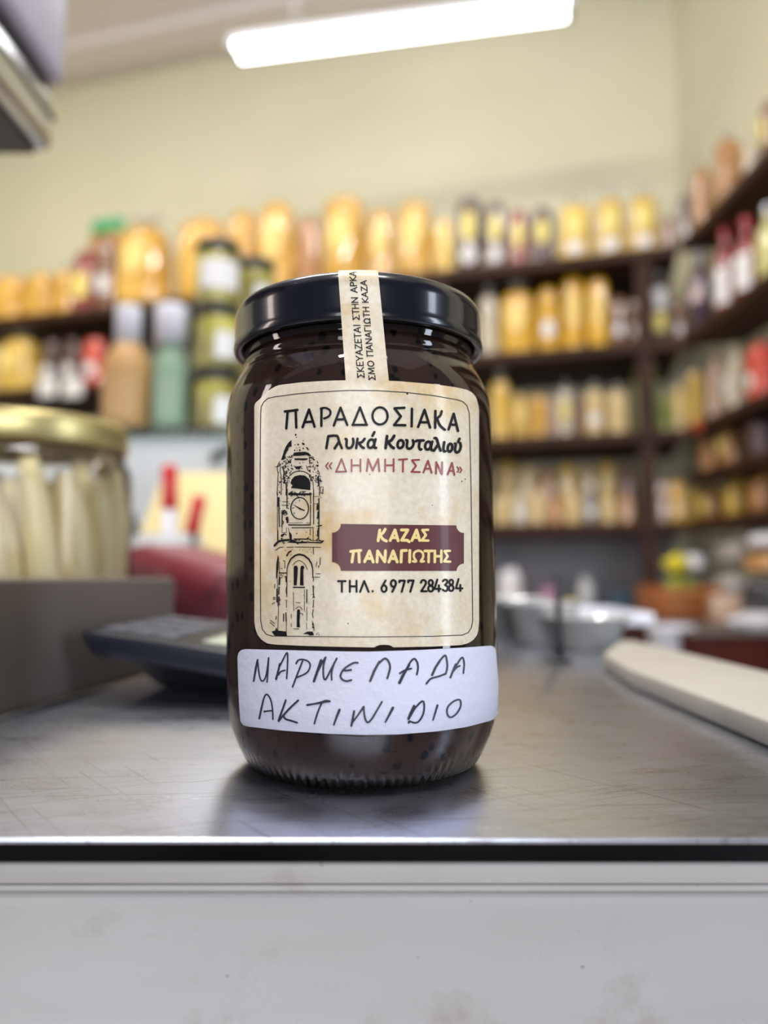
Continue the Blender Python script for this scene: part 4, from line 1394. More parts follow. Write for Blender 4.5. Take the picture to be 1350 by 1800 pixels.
def clear_bowl(name, px, py, Y, r, hgt, label, mat_='clear', inner=None):
    p = at_Y(px, py, Y)
    t = thing(name, label, 'bowl' if 'bowl' in name else 'tub', (p.x, Y, ZC + 0.0003))
    obj('wall', lathe([(0, 0), (r * 0.62, 0), (r * 0.70, 0.002), (r * 0.97, hgt - 0.002), (r * 1.06, hgt - 0.001), (r * 1.06, hgt), (r * 0.95, hgt), (r * 0.67, 0.0035), (0, 0.003)], 48), mat_, t)
    if inner:
        bm = bmesh.new()
        bmesh.ops.create_icosphere(bm, subdivisions=3, radius=1)
        for v in bm.verts:
            n = 1 + 0.16 * math.sin(v.co.x * 5 + 1) * math.cos(v.co.y * 6) + 0.1 * math.sin(v.co.z * 9)
            v.co = Vector((v.co.x * r * 0.5 * n, v.co.y * r * 0.5 * n, hgt * 0.48 + v.co.z * hgt * 0.36 * n))
        o = obj('crumpled_bag', bm, inner, t)
    return t


clear_bowl('plastic_bowl', 1032, 1130, 0.565, 0.030, 0.024, 'shallow clear plastic bowl between the black spike and the cream board')
clear_bowl('plastic_tub', 952, 1120, 0.60, 0.030, 0.032, 'clear plastic tub with white wrapping inside, behind the black spike', inner='bag_white')
clear_bowl('plastic_tub', 893, 1110, 0.66, 0.036, 0.034, 'clear plastic tub of white wrapping beside the jam jar', inner='bag_white')
p = at_Y(1000, 1075, 0.80)
tr_ = thing('plastic_tray', 'wide pale plastic tray at the back of the steel counter', 'tray', (p.x - 0.01, 0.86, ZC + 0.0003))
obj('base', box((-0.115, -0.06, 0), (0.10, 0.09, 0.003), 0.001), 'white_plastic', tr_)
bm = bmesh.new()
for lo, hi in (((-0.115, -0.06, 0.002), (0.10, -0.057, 0.012)), ((-0.115, 0.087, 0.002), (0.10, 0.09, 0.012)), ((-0.115, -0.06, 0.002), (-0.112, 0.09, 0.012)), ((0.097, -0.06, 0.002), (0.10, 0.09, 0.012))):
    add_box(bm, lo, hi, 0.0008, 1)
obj('rim', bm, 'white_plastic', tr_)

# low white bench under the back shelves, with clutter
p0, p1 = back_pt(1112, -0.30, 1085), back_pt(640, -0.30, 1085)
ZBN = (Vector((0, 0, EYE)) + ray(1000, 1076) * (back_pt(1000, -0.29, 1076).y / ray(1000, 1076).y)).z
bn = thing('back_bench', 'low white-topped bench in front of the grey wall panel', 'bench', (p0.x, p0.y, 0))


def along(p, q, n, z0, z1, th, org, bev=0.0):
    P4 = [(p.x, p.y), (q.x, q.y), (q.x + n.x * th, q.y + n.y * th), (p.x + n.x * th, p.y + n.y * th)]
    return prism([(x - org[0], y - org[1]) for x, y in P4], z0, z1, bev)


obj('top', along(p1, p0, NB, ZBN - 0.04, ZBN, 0.29, (p0.x, p0.y), 0.004), 'white_matt', bn)
obj('body', along(p1 + NB * 0.03 - U * 0.02, p0 + NB * 0.03 + U * 0.02, NB, 0.0, ZBN - 0.041, 0.255, (p0.x, p0.y)), 'cabinet_white', bn, smooth=False)


def blob(name, label, cat, x, y, z, sx, sy, sz, mat_, seed=0, group=None, sub=3):
    """A crumpled bag or bundle resting at z."""
    bm = bmesh.new()
    bmesh.ops.create_icosphere(bm, subdivisions=sub, radius=1)
    r = random.Random(seed)
    ph = [r.uniform(0, 6) for _ in range(6)]
    for v in bm.verts:
        c = v.co
        n = 1 + 0.13 * math.sin(4 * c.x + ph[0]) * math.cos(4 * c.y + ph[1]) + 0.10 * math.sin(7 * c.z + ph[2]) + 0.06 * math.sin(11 * c.x + ph[3]) * math.sin(10 * c.z + ph[4])
        v.co = Vector((c.x * n * sx / 2, c.y * n * sy / 2, max(-0.42, c.z * n * 0.5) * sz))
    zm = min(v.co.z for v in bm.verts)
    for v in bm.verts:
        v.co.z -= zm
    o = obj(name, bm, mat_, loc=(x, y, z + 0.0004))
    return tag(o, label, cat, group)


def bench_at(px, off=-0.16):
    return back_pt(px, off, 1070)


def bench_box(px0, px1, py_top, mat_, name, label, cat, dep=0.12, off=-0.16, bev=0.006):
    pc = bench_at((px0 + px1) / 2, off)
    w = abs(bench_at(px0, off).x - bench_at(px1, off).x) / math.cos(SA)
    hgt = at_Y((px0 + px1) / 2, py_top, pc.y).z - ZBN
    o = obj(name, box((-w / 2, -dep / 2, 0), (w / 2, dep / 2, hgt), bev, 3), mat_, loc=(pc.x, pc.y, ZBN + 0.0004))
    o.rotation_euler = (0, 0, -SA)
    return tag(o, label, cat)


bench_box(886, 950, 1056, 'paper_cream', 'butter_box', 'flat pale yellow box on the white bench', 'box')
bench_box(1068, 1110, 1040, 'teal', 'storage_box', 'dark teal box on the white bench beside the dark post', 'box', 0.10)
bench_box(992, 1016, 1056, 'label_yellow', 'mustard_tin', 'small mustard yellow tin on the white bench', 'tin', 0.06)
pc = bench_at(966)
blob('cloth_bundle', 'small mauve bundle on the white bench behind the black spike', 'bundle', pc.x, pc.y, ZBN, 0.058, 0.06, 0.085, 'purple', 3)
pc = bench_at(899, -0.07)
blob('plastic_bag', 'white plastic bag behind the pale yellow box', 'bag', pc.x, pc.y, ZBN, 0.085, 0.08, 0.16, 'bag_white', 5)
pc = bench_at(1031, -0.06)
t = thing('glass_jar', 'empty upright glass jar on the white bench', 'jar', (pc.x, pc.y, ZBN + 0.0004))
obj('wall', lathe([(0, 0), (0.026, 0), (0.028, 0.004), (0.028, 0.075), (0.022, 0.085), (0.022, 0.10), (0.020, 0.10), (0.020, 0.085), (0.026, 0.074), (0.026, 0.005), (0, 0.004)], 32), 'clear', t)
obj('lid', lathe([(0, 0.1005), (0.024, 0.1005), (0.024, 0.112), (0, 0.113)], 24), 'silver_cap', t)

# reddish cabinet under the side shelves, with bags and a crate
ZK = at_Y(1262, 1113, 1.72).z
rc = thing('low_cabinet', 'low reddish brown wooden cabinet below the side shelves', 'cabinet', (0, 0, 0))
kx0 = at_Y(1215, 1113, 1.72).x
obj('body', box((kx0, 1.72, 0.0), (RX - 0.01, 2.36, ZK - 0.007), 0.003), 'redwood', rc)
obj('top', box((kx0 - 0.004, 1.714, ZK - 0.006), (RX - 0.006, 2.365, ZK), 0.003), 'grey_metal', rc)
ce = at_Y(1180, 1100, 1.84)
wb_ = obj('floor_bin', lathe([(0, 0), (0.042, 0), (0.044, 0.01), (0.052, ce.z - 0.01), (0.055, ce.z - 0.006), (0.055, ce.z), (0.050, ce.z), (0.042, 0.02), (0, 0.018)], 32), 'white_plastic', loc=(ce.x, 1.84, 0.0003))
tag(wb_, 'tall narrow white bin standing beside the reddish cabinet', 'bin')

crp = at_Y(1196, 1083, 2.24)
cr = thing('wooden_crate', 'orange wooden crate on the reddish cabinet, under a yellow bag', 'crate', (crp.x, 2.25, ZK + 0.0004))
cw = 0.082
ch = at_Y(1196, 1030, 2.24).z - ZK
for s in (-1, 1):
    obj('end_board', box((s * cw - 0.006, -0.1, 0), (s * cw + 0.006, 0.1, ch), 0.001), 'crate', cr)
bm = bmesh.new()
for s in (-1, 1):
    for k in range(3):
        add_box(bm, (-cw + 0.007, s * 0.093 - 0.004, k * ch / 3 + 0.003), (cw - 0.007, s * 0.093 + 0.004, (k + 1) * ch / 3 - 0.003), 0.001, 1)
obj('slats', bm, 'crate', cr)
obj('floor_board', box((-cw + 0.007, -0.088, 0.0), (cw - 0.007, 0.088, 0.008)), 'crate', cr)
zc_ = ZK + 0.0004 + 0.009
blob('plastic_bag', 'green and cream bag filling the orange crate', 'bag', crp.x, 2.25, zc_, 0.130, 0.145, ch + 0.03, 'green_goods', 8)
blob('plastic_bag', 'bright yellow plastic bag lying on top of the orange crate', 'bag', crp.x - 0.014, 2.22, zc_ + ch + 0.031, 0.07, 0.07, 0.055, 'bag_yellow', 9)
blob('plastic_bag', 'white plastic bag on the orange crate next to the yellow one', 'bag', crp.x + 0.056, 2.28, zc_ + ch + 0.031, 0.065, 0.08, 0.06, 'bag_white', 10)
pk = at_Y(1272, 1080, 2.02)
o = obj('paper_packet', box((-0.034, -0.03, 0), (0.034, 0.03, 0.075), 0.006, 3), 'pink_goods', loc=(pk.x, 2.02, ZK + 0.0004))
tag(o, 'pinkish paper packet on the reddish cabinet in front of grey bags', 'packet')
for k, (px, py, Y, sx, sy, sz, mt, lb) in enumerate((
        (1290, 1075, 2.20, 0.11, 0.13, 0.15, 'bag_grey', 'crumpled grey bag beside the orange crate'),
        (1345, 1075, 1.98, 0.11, 0.14, 0.13, 'bag_dark', 'crumpled dark bag beyond the white papers'),
        (1330, 1112, 1.80, 0.13, 0.10, 0.045, 'bag_white', 'crumpled white paper bundle at the front of the reddish cabinet'))):
    p = at_Y(px, py, Y)
    blob('plastic_bag' if k < 2 else 'paper_bundle', lb, 'bag' if k < 2 else 'paper', p.x, Y, ZK, sx, sy, sz, mt, 20 + k)
p = at_Y(1278, 1000, 2.24)
blob('plastic_bag', 'grey bag resting on top of the crumpled grey bag', 'bag', at_Y(1290, 1000, 2.20).x, 2.20, ZK + 0.152, 0.11, 0.12, 0.08, 'grey_goods', 33)
p = at_Y(1345, 1000, 1.98)
blob('plastic_bag', 'brownish bag resting on the crumpled dark bag', 'bag', p.x, 1.98, ZK + 0.132, 0.105, 0.13, 0.06, 'tan_goods', 34)
blob('plastic_bag', 'small white bag topping the brownish bag under the side shelves', 'bag', p.x, 1.97, ZK + 0.194, 0.09, 0.10, 0.045, 'bag_white', 35)

# ------------------------------------------------------------------ goods on the shelves
CACHE = {}


def dup(root):
    r = root.copy()
    C.objects.link(r)
    for ch in list(root.children):
        c = ch.copy()
        C.objects.link(c)
        c.parent = r
        for g in list(ch.children):
            d = g.copy()
            C.objects.link(d)
            d.parent = c
    return r


def bag_shape(seed, square, tall):
    """Filled clear bag of unit width and height: plump sides, soft top drawn in."""
    r = random.Random(seed)
    ph = [r.uniform(0, 6.28) for _ in range(8)]
    prof = [(0.0, 0.0), (0.40, 0.0), (0.46, 0.02), (0.485, 0.08), (0.49, 0.25), (0.485, 0.5), (0.475, 0.7), (0.45, 0.84), (0.39, 0.93), (0.27, 0.985), (0.10, 1.0), (0.0, 1.0)]
    if not tall:
        prof = [(0.0, 0.0), (0.40, 0.0), (0.47, 0.03), (0.49, 0.12), (0.48, 0.35), (0.45, 0.55), (0.41, 0.72), (0.33, 0.86), (0.21, 0.95), (0.09, 1.0), (0.0, 1.0)]
    fine = []
    for (r0, z0), (r1, z1) in zip(prof[:-1], prof[1:]):
        n = max(1, int((z1 - z0) / 0.04))
        fine += [(r0 + (r1 - r0) * k / n, z0 + (z1 - z0) * k / n) for k in range(n)]
    fine.append(prof[-1])
    bm = bmesh.new()
    add_lathe(bm, fine, 44)
    for v in bm.verts:
        a = math.atan2(v.co.y, v.co.x)
        rr = math.hypot(v.co.x, v.co.y)
        if rr > 1e-5:
            k = (abs(math.cos(a)) ** square + abs(math.sin(a)) ** square) ** (-1 / square)
            n = 1 + 0.05 * math.sin(3 * a + ph[0] + 4 * v.co.z) + 0.035 * math.sin(5 * a + ph[1] - 9 * v.co.z) + 0.03 * math.sin(8 * a + ph[2]) * math.sin(14 * v.co.z + ph[3]) + 0.016 * math.sin(13 * a + ph[5] + 9 * v.co.z) * math.sin(23 * v.co.z + ph[6]) + 0.010 * math.sin(17 * a - 21 * v.co.z + ph[7])
            v.co.x, v.co.y = rr * k * n * math.cos(a) * 0.98, rr * k * n * math.sin(a) * 0.98
        if v.co.z > 0.5:
            v.co.x += 0.05 * math.sin(ph[4]) * (v.co.z - 0.5)
    bmesh.ops.recalc_face_normals(bm, faces=bm.faces)
    return bm


def tuft_shape(seed):
    r = random.Random(seed)
    ph = [r.uniform(0, 6.28) for _ in range(3)]
    bm = bmesh.new()
    add_lathe(bm, [(0.17, 0.985), (0.10, 1.015), (0.075, 1.03), (0.12, 1.06), (0.20, 1.11), (0.26, 1.16)], 24, mod=lambda a, q, z: 0.25 * q * math.sin(7 * a + ph[0]) * (z - 0.97) * 6)
    for v in bm.verts:
        v.co.y *= 0.6
    return bm


def oval_patch(w, hh, zc, rr=0.497, n=16, rect=False, square=2.6, flat=False):
    """Label stuck on the front of a bag (unit size): an oval or a rectangle bent over the bulge."""
    bm = bmesh.new()
    cols = []
    N = 12
    for i in range(N + 1):
        s = -1 + 2 * i / N
        half = hh if rect else hh * math.sqrt(max(0.02, 1 - s * s))
        x = s * w
        a = math.atan2(-math.sqrt(max(0.0, 0.25 - x * x)), x)
        k = (abs(math.cos(a)) ** square + abs(math.sin(a)) ** square) ** (-1 / square)
        y = -0.512 * k * abs(math.sin(a)) if not flat else -0.504
        cols.append([bm.verts.new((x, y * (1.0 - 0.10 * (max(0, (zc + half * q) - 0.5))) - 0.012, zc + half * q)) for q in (-1, -0.33, 0.33, 1)])
    for c1, c2 in zip(cols[:-1], cols[1:]):
        for k in range(3):
            bm.faces.new((c1[k], c1[k + 1], c2[k + 1], c2[k]))
    return bm


def make_bag(name, goods, lab, tuft, seed, tall=True):
    key = ('bag', name, goods, lab, tuft, seed, tall)
    if key in CACHE:
        return dup(CACHE[key])
    t = bpy.data.objects.new(name, None)
    C.objects.link(t)
    pouch = obj('filled_pouch', bag_shape(seed, 2.6, tall), goods, t)
    if tuft:
        obj('gathered_top', tuft_shape(seed + 3), 'film', t)
    if lab == 'yellow':
        obj('paper_label', oval_patch(0.26, 0.21, 0.56), 'gold_label_highlight' if 'pasta' in goods else 'label_yellow', pouch)
    elif lab == 'white':
        obj('paper_label', oval_patch(0.28, 0.13, 0.36), 'label_white', pouch)
    elif lab == 'both':
        obj('paper_label', oval_patch(0.25, 0.20, 0.60), 'label_yellow', pouch)
        obj('paper_label', oval_patch(0.27, 0.10, 0.22), 'label_white', pouch)
    elif lab == 'top_white':
        obj('paper_label', oval_patch(0.30, 0.16, 0.72, rect=True), 'label_white', pouch)
        obj('paper_label', oval_patch(0.28, 0.15, 0.36, rect=True), 'label_yellow', pouch)
    CACHE[key] = t
    return t


def make_pack(name, goods, lab, seed=0):
    """Upright block-bottomed packet with a pinched, folded top."""
    key = ('pack', name, goods, lab)
    if key in CACHE:
        return dup(CACHE[key])
    t = bpy.data.objects.new(name, None)
    C.objects.link(t)
    bm = bmesh.new()
    rows = []
    for (z, sx, sy) in ((0, 0.44, 0.44), (0.03, 0.48, 0.48), (0.3, 0.49, 0.50), (0.62, 0.485, 0.47), (0.80, 0.475, 0.34), (0.92, 0.47, 0.14), (0.94, 0.465, 0.05), (1.0, 0.465, 0.035)):
        row = []
        for k in range(24):
            a = 2 * math.pi * k / 24
            kk = (abs(math.cos(a)) ** 5 + abs(math.sin(a)) ** 5) ** (-0.2)
            row.append(bm.verts.new((sx * kk * math.cos(a), sy * kk * math.sin(a), z)))
        rows.append(row)
    for r1, r2 in zip(rows[:-1], rows[1:]):
        for k in range(24):
            bm.faces.new((r1[k], r1[(k + 1) % 24], r2[(k + 1) % 24], r2[k]))
    bm.faces.new(rows[0][::-1])
    bm.faces.new(rows[-1])
    pouch = obj('filled_packet', bm, goods, t)
    if lab:
        col = {'white': 'label_white', 'yellow': 'label_yellow', 'green': 'green_card', 'pink': 'label_pink'}[lab]
        bm = bmesh.new()
        add_box(bm, (-0.36, -0.508, 0.24), (0.36, -0.494, 0.60), 0.004, 1)
        obj('paper_label', bm, col, pouch)
    CACHE[key] = t
    return t


def make_bottle(name, liquid, cap, lab):
    key = ('bottle', liquid, cap, lab)
    if key in CACHE:
        return dup(CACHE[key])
    t = bpy.data.objects.new(name, None)
    C.objects.link(t)
    body = obj('body', lathe([(0, 0), (0.44, 0), (0.48, 0.012), (0.49, 0.04), (0.49, 0.56), (0.46, 0.63), (0.33, 0.71), (0.21, 0.77), (0.18, 0.82), (0.18, 0.92), (0, 0.92)], 32), liquid, t)
    obj('cap', lathe([(0, 0.885), (0.215, 0.885), (0.225, 0.90), (0.225, 0.985), (0.20, 1.0), (0, 1.0)], 24), cap, t)
    if lab:
        bm = bmesh.new()
        rows = []
        for zz in ((0.10, 0.52) if lab != 'pinkhigh' else (0.36, 0.60)):
            rows.append([bm.verts.new((0.498 * math.sin(a) * (0.97 if zz > 0.56 else 1), -0.498 * math.cos(a) * (0.97 if zz > 0.56 else 1), zz)) for a in [R_(-75 + 150 * k / 16) for k in range(17)]])
        for k in range(16):
            bm.faces.new((rows[0][k], rows[0][k + 1], rows[1][k + 1], rows[1][k]))
        obj('label', bm, 'label_white' if lab == 'white' else 'label_pink', body)
    CACHE[key] = t
    return t


def put(t, x, y, z, w, d, hh, rz, label, cat, group):
    t.location = (x, y, z + 0.0004)
    t.rotation_euler = (0, 0, rz)
    t.scale = (w, d, hh)
    tag(t, label, cat, group)
    return t


CLEAR = {ZT: 9.0, Z2: ZT - BT - Z2, Z3: Z2 - BT - Z3, Z4: Z3 - BT - Z4, ZR: Z3 - BT - ZR}


def fit(mk, z, hh, side=False):
    room = (ZR - BT - Z4) if (side and z == Z4) else CLEAR[z]
    tufted = any(c.name.startswith('gathered_top') for c in mk.children)
    return min(hh, (room - 0.008) / (1.165 if tufted else 1.0))


def on_back(px0, px1, py_top, z, off, mk, label, cat, group, fat=0.97, deep=0.8):
    pxc = (px0 + px1) / 2
    py = (py_top + 700) / 2
    for _ in range(3):
        p = back_pt(pxc, off, py)
        w = abs((back_pt(px0, off, py) - back_pt(px1, off, py)).length) * fat
        hh = at_Y(pxc, py_top, p.y).z - z
        d_ = ray(pxc, 0)
        py = 900 - 1350 * math.tan(math.atan((z + hh / 2 - EYE) / p.y) - TH)
    hh = fit(mk, z, hh)
    put(mk, p.x, p.y, z, w, min(w * deep, 0.2), hh, -SA, label, cat, group)


def on_side(px0, px1, py_top, z, inset, mk, label, cat, group, fat=0.97, wide=None):
    """On the side-wall shelves: x fixed, the column gives the distance."""
    X = RX + inset
    pxc = (px0 + px1) / 2
    py = 700
    for _ in range(4):
        k = slope(pxc, py)[0]
        y = X / k
        hh = at_Y(pxc, py_top, y).z - z
        py = 900 - 1350 * math.tan(math.atan((z + hh / 2 - EYE) / y) - TH)
    w = wide if wide else (px1 - px0) / 1350 * y * fat
    hh = fit(mk, z, hh, True)
    if z == ZR:
        y = min(y, yend - w / 2 - 0.02)
    put(mk, X, y, z, w, min(w, 0.125), hh, -math.pi / 2 + 0.0, label, cat, group)


G = 'bags on the top back shelf'
TOPROW = [
    # px0, px1, top, goods, label kind, tuft, label text
    (-8, 46, 488, 'orange_pasta', None, False, 'orange pasta bag at the far end of the top back shelf'),
    (47, 99, 482, 'orange_pasta', None, False, 'second orange pasta bag from the far end of the top back shelf'),
    (100, 131, 476, 'orange_pasta', None, True, 'slim orange pasta bag beside a red packet on the top back shelf'),
    (212, 300, 404, 'orange_pasta', 'yellow', True, 'big orange pasta bag above the beige bottle on the top back shelf'),  # its gold oval is a painted stand-in for cream highlights
    (316, 398, 390, 'orange_pasta', None, False, 'big orange pasta bag partly behind the stacked olive jars'),
    (400, 453, 374, 'orange_pasta', None, False, 'orange pasta bag just above the second olive jar stack'),
    (455, 521, 361, 'orange_pasta', 'yellow', False, 'broad orange pasta bag over the near shoulder of the black jar lid'),
    (524, 566, 384, 'tan_goods', None, False, 'thin brownish orange bag between two broad pasta bags above the jar lid'),
    (568, 644, 350, 'orange_pasta', 'yellow', False, 'tallest orange pasta bag, directly above the paper seal strip'),
    (647, 694, 370, 'orange_pasta', 'yellow', False, 'narrower orange pasta bag next to the tallest one above the jar lid'),
    (697, 763, 358, 'orange_pasta', 'yellow', False, 'broad orange pasta bag above the far half of the jar lid'),
    (765, 799, 386, 'gold_pasta', 'yellow', False, 'short golden bag beside the dark bags on the top back shelf'),
    (802, 850, 350, 'dark_goods', 'both', False, 'tallest dark bag with a yellow oval label on the top back shelf'),
    (852, 892, 358, 'dark_goods', 'both', False, 'dark bag with a yellow oval label between the tallest dark bag and the red bag'),
    (894, 930, 370, 'red_goods', 'yellow', False, 'red bag with a yellow oval label on the top back shelf'),
    (932, 976, 366, 'purple_goods', 'yellow', False, 'dark purple bag with a yellow label next to the red bag'),
    (980, 1041, 362, 'gold_pasta', 'both', True, 'golden bag with a clear gathered top next to the dark purple bag'),
    (1046, 1099, 350, 'gold_pasta', 'both', True, 'golden bag with a clear gathered top, middle one of three'),
    (1103, 1159, 347, 'gold_pasta', 'both', True, 'golden bag with a clear gathered top nearest the shelf corner'),
    (1163, 1190, 382, 'brown_goods', None, False, 'small brownish bag in the corner of the top back shelf'),
]
for i, (a, b2, tp, gd, lab, tf, txt) in enumerate(TOPROW):
    nm = 'pasta_bag' if 'pasta' in gd else 'dried_goods_bag'
    on_back(a, b2, tp, ZT, 0.10, make_bag(nm, gd, lab, tf, i % 4), txt, 'bag', G)
on_back(133, 168, 442, ZT, 0.09, make_pack('packet', 'red_goods', 'yellow'), 'red packet with a cream label on the top back shelf', 'packet', G)
on_back(170, 208, 420, ZT, 0.10, make_bag('dried_goods_bag', 'brown_goods', 'white', False, 2), 'brown bag between the red packet and a big orange pasta bag', 'bag', G)
# tall clear bag with a green header card behind them
pg = back_pt(190, 0.24, 400)
t = thing('header_bag', 'clear bag with a green header card rising behind the red packet', 'bag', (pg.x, pg.y, ZT + 0.0004), -SA, G)
hz = at_Y(190, 412, pg.y).z - ZT
h2 = at_Y(190, 386, pg.y).z - ZT
obj('clear_pouch', box((-0.085, -0.03, 0), (0.085, 0.03, hz), 0.012, 3), 'tan_goods', t)
obj('header_card', box((-0.088, -0.006, hz - 0.004), (0.088, 0.006, h2), 0.001, 1), 'green_card', t)

G = 'goods on the second back shelf'
ROW2 = [
    (2, 74, 577, 'gold_pasta', 'yellow', True, 'bag', 'big golden pasta bag over the gold-lidded jar on the second back shelf'),
    (76, 108, 598, 'dark_goods', 'white', False, 'bag', 'dark bag with a round white label beside the big golden pasta bag'),
    (112, 146, 596, 'dark_goods', 'white', False, 'bag', 'dark bag with a round white label beside the red bag'),
    (149, 188, 596, 'orange_red_goods', 'white', False, 'bag', 'bright red bag with a white label next to the beige bottle'),
    (843, 876, 520, 'cream_goods', None, True, 'bag', 'pale clear bag at the edge of the black jar lid on the second back shelf'),
    (878, 942, 492, 'yellow_pasta', 'yellow', True, 'bag', 'biggest bright yellow pasta bag on the second back shelf'),
    (944, 985, 506, 'yellow_pasta', 'white', False, 'bag', 'shorter yellow pasta bag between two taller yellow ones'),
    (987, 1029, 482, 'yellow_pasta', 'yellow', False, 'bag', 'tall slim yellow pasta bag on the second back shelf'),
    (1031, 1071, 488, 'yellow_pasta', 'yellow', False, 'bag', 'yellow pasta bag beside the brown labelled bags'),
    (1073, 1101, 522, 'brown_goods', 'white', False, 'bag', 'small brown bag with a white label next to the yellow pasta'),
    (1104, 1130, 526, 'brown_goods', 'white', False, 'bag', 'small brown bag with a white label just before the dark post'),
    (1140, 1178, 497, 'dark_goods', 'top_white', True, 'bag', 'dark bag with stacked white and yellow labels past the dark post'),
    (1181, 1206, 530, 'brown_goods', 'white', False, 'bag', 'small brown bag with a pale label near the shelf corner'),
]
for i, (a, b2, tp, gd, lab, tf, cat, txt) in enumerate(ROW2):
    nm = 'pasta_bag' if 'pasta' in gd else 'dried_goods_bag'
    on_back(a, b2, tp, Z2, 0.10, make_bag(nm, gd, lab, tf, (i + 1) % 4), txt, cat, G)
# two white price cards clipped on the shelf edge
for px0, px1, txt in ((64, 102, 'white price card on the shelf edge under the first dark bag'), (106, 148, 'white price card on the shelf edge under the second dark bag')):
    p = back_pt((px0 + px1) / 2, -0.006, 682)
    w = (px1 - px0) / 1350 * p.y
    hh = 34 / 1350 * p.y
    o = obj('price_card', box((-w / 2, -0.0012, -hh / 2), (w / 2, 0.0012, hh / 2), 0.0005, 1), 'paper_white', loc=(p.x, p.y, at_Y((px0 + px1) / 2, 682, p.y).z))
    o.rotation_euler = (0, 0, -SA)
    tag(o, txt, 'price card', 'white price cards on the back shelf edge')

G = 'goods on the third back shelf'
ROW3 = [
    (862, 899, 668, 'gold_pasta', None, True, 'golden bag with a clear twisted top beside the jam jar shoulder'),
    (901, 930, 694, 'gold_pasta', 'yellow', False, 'short golden bag, second along the third back shelf from the jam jar'),
    (932, 961, 696, 'orange_pasta', None, False, 'short orange bag beside a pink one on the third back shelf'),
    (963, 978, 698, 'pink_goods', None, False, 'slim pink bag on the third back shelf'),
    (980, 1008, 686, 'cream_goods', 'yellow', True, 'cream bag with a yellow label next to the slim pink bag'),
    (1010, 1026, 694, 'brown_goods', None, False, 'slim brown bag on the third back shelf'),
    (1028, 1063, 686, 'pale_pasta', 'white', True, 'pale bag with a white label beside the slim brown bag'),
    (1066, 1106, 688, 'pale_pasta', None, True, 'pale pasta bag with no label just before the dark post on the third shelf'),
    (1158, 1180, 688, 'green_goods', None, False, 'yellow green bag past the dark post on the third shelf'),
    (1182, 1206, 676, 'pale_pasta', 'yellow', False, 'pale bag in the corner of the third back shelf'),
]
for i, (a, b2, tp, gd, lab, tf, txt) in enumerate(ROW3):
    on_back(a, b2, tp, Z3, 0.10, make_bag('pasta_bag' if 'pasta' in gd else 'dried_goods_bag', gd, lab, tf, (i + 2) % 4), txt, 'bag', G)
on_back(1113, 1156, 647, Z3, 0.13, make_pack('packet', 'green_goods', 'white'), 'tall green and yellow packet with a white label by the dark post', 'packet', G, deep=0.5)

# small pouches, two deep and some piled, on the fourth back shelf
G = 'small pale pouches on the fourth back shelf'
names_front = ['beside the jam jar', 'second from the jam jar', 'third from the jam jar', 'fourth from the jam jar', 'fifth from the jam jar', 'sixth from the jam jar', 'seventh from the jam jar', 'nearest the dark post']
cols4 = ['pale_pasta', 'cream_goods', 'pale_pasta', 'tan_goods', 'pale_pasta', 'grey_goods', 'pale_pasta', 'tan_goods']
for k in range(8):
    a = 868 + k * 31.2
    on_back(a, a + 30, 872 - (k % 3) * 5, Z4, 0.075, make_bag('small_pouch', cols4[k], 'white' if k in (1, 5) else None, False, k % 4, False), 'small %s pouch, front row of fourth shelf, %s' % ({'pale_pasta': 'pale yellow', 'cream_goods': 'cream', 'tan_goods': 'tan', 'grey_goods': 'greyish'}[cols4[k]], names_front[k]), 'pouch', G)
cols5 = ['gold_pasta', 'pale_pasta', 'tan_goods', 'gold_pasta', 'pale_pasta', 'gold_pasta', 'brown_goods']
names_back = ['first from the jam jar', 'second from the jam jar', 'third from the jam jar', 'fourth from the jam jar', 'fifth from the jam jar', 'sixth from the jam jar', 'last before the dark post']
for k in range(7):
    a = 876 + k * 35.0
    on_back(a, a + 33, 812 + (k * 7) % 17, Z4, 0.215, make_bag('tall_pouch', cols5[k], None, False, (k + 1) % 4), 'tall %s pouch, back row of fourth shelf, %s' % ({'gold_pasta': 'golden', 'pale_pasta': 'pale', 'tan_goods': 'tan', 'brown_goods': 'brown'}[cols5[k]], names_back[k]), 'pouch', 'tall pouches at the back of the fourth shelf')

# ---- side-wall shelves
G = 'goods on the top side shelf'
on_back(1192, 1215, 345, ZT, 0.06, make_bag('dried_goods_bag', 'dark_goods', 'white', True, 1), 'dark bag with a white label at the corner end of the top side shelf', 'bag', G)
on_side(1216, 1252, 296, ZT, 0.080, make_bag('dried_goods_bag', 'tan_goods', None, True, 2), 'light brown bag next to the dark bag on the top side shelf', 'bag', G)
on_side(1254, 1306, 248, ZT, 0.080, make_bag('dried_goods_bag', 'tan_goods', None, True, 3), 'biggest light brown bag on the top side shelf', 'bag', G)
on_side(1308, 1332, 254, ZT, 0.060, make_bag('dried_goods_bag', 'cream_goods', 'white', True, 0), 'slim pale bag with white labels past the biggest light brown bag', 'bag', G)
on_side(1336, 1384, 178, ZT, 0.080, make_bag('dried_goods_bag', 'brown_goods', 'yellow', False, 1), 'brown bag cut off by the edge on the top side shelf', 'bag', G)
G = 'bottles on the second side shelf'
on_side(1214, 1250, 436, Z2, 0.050, make_bottle('bottle', 'wine_dark', 'silver_cap', 'pinkhigh'), 'dark purple bottle with a silver cap on the second side shelf', 'bottle', G, wide=0.075)
on_side(1258, 1296, 402, Z2, 0.050, make_bottle('bottle', 'wine_red', 'red_cap', 'white'), 'red bottle with a red cap next to the dark purple bottle', 'bottle', G, wide=0.075)
on_side(1297, 1332, 384, Z2, 0.055, make_bottle('bottle', 'wine_red', 'red_cap', 'white'), 'red bottle with a red cap next to the pale oil bottle', 'bottle', G, wide=0.080)
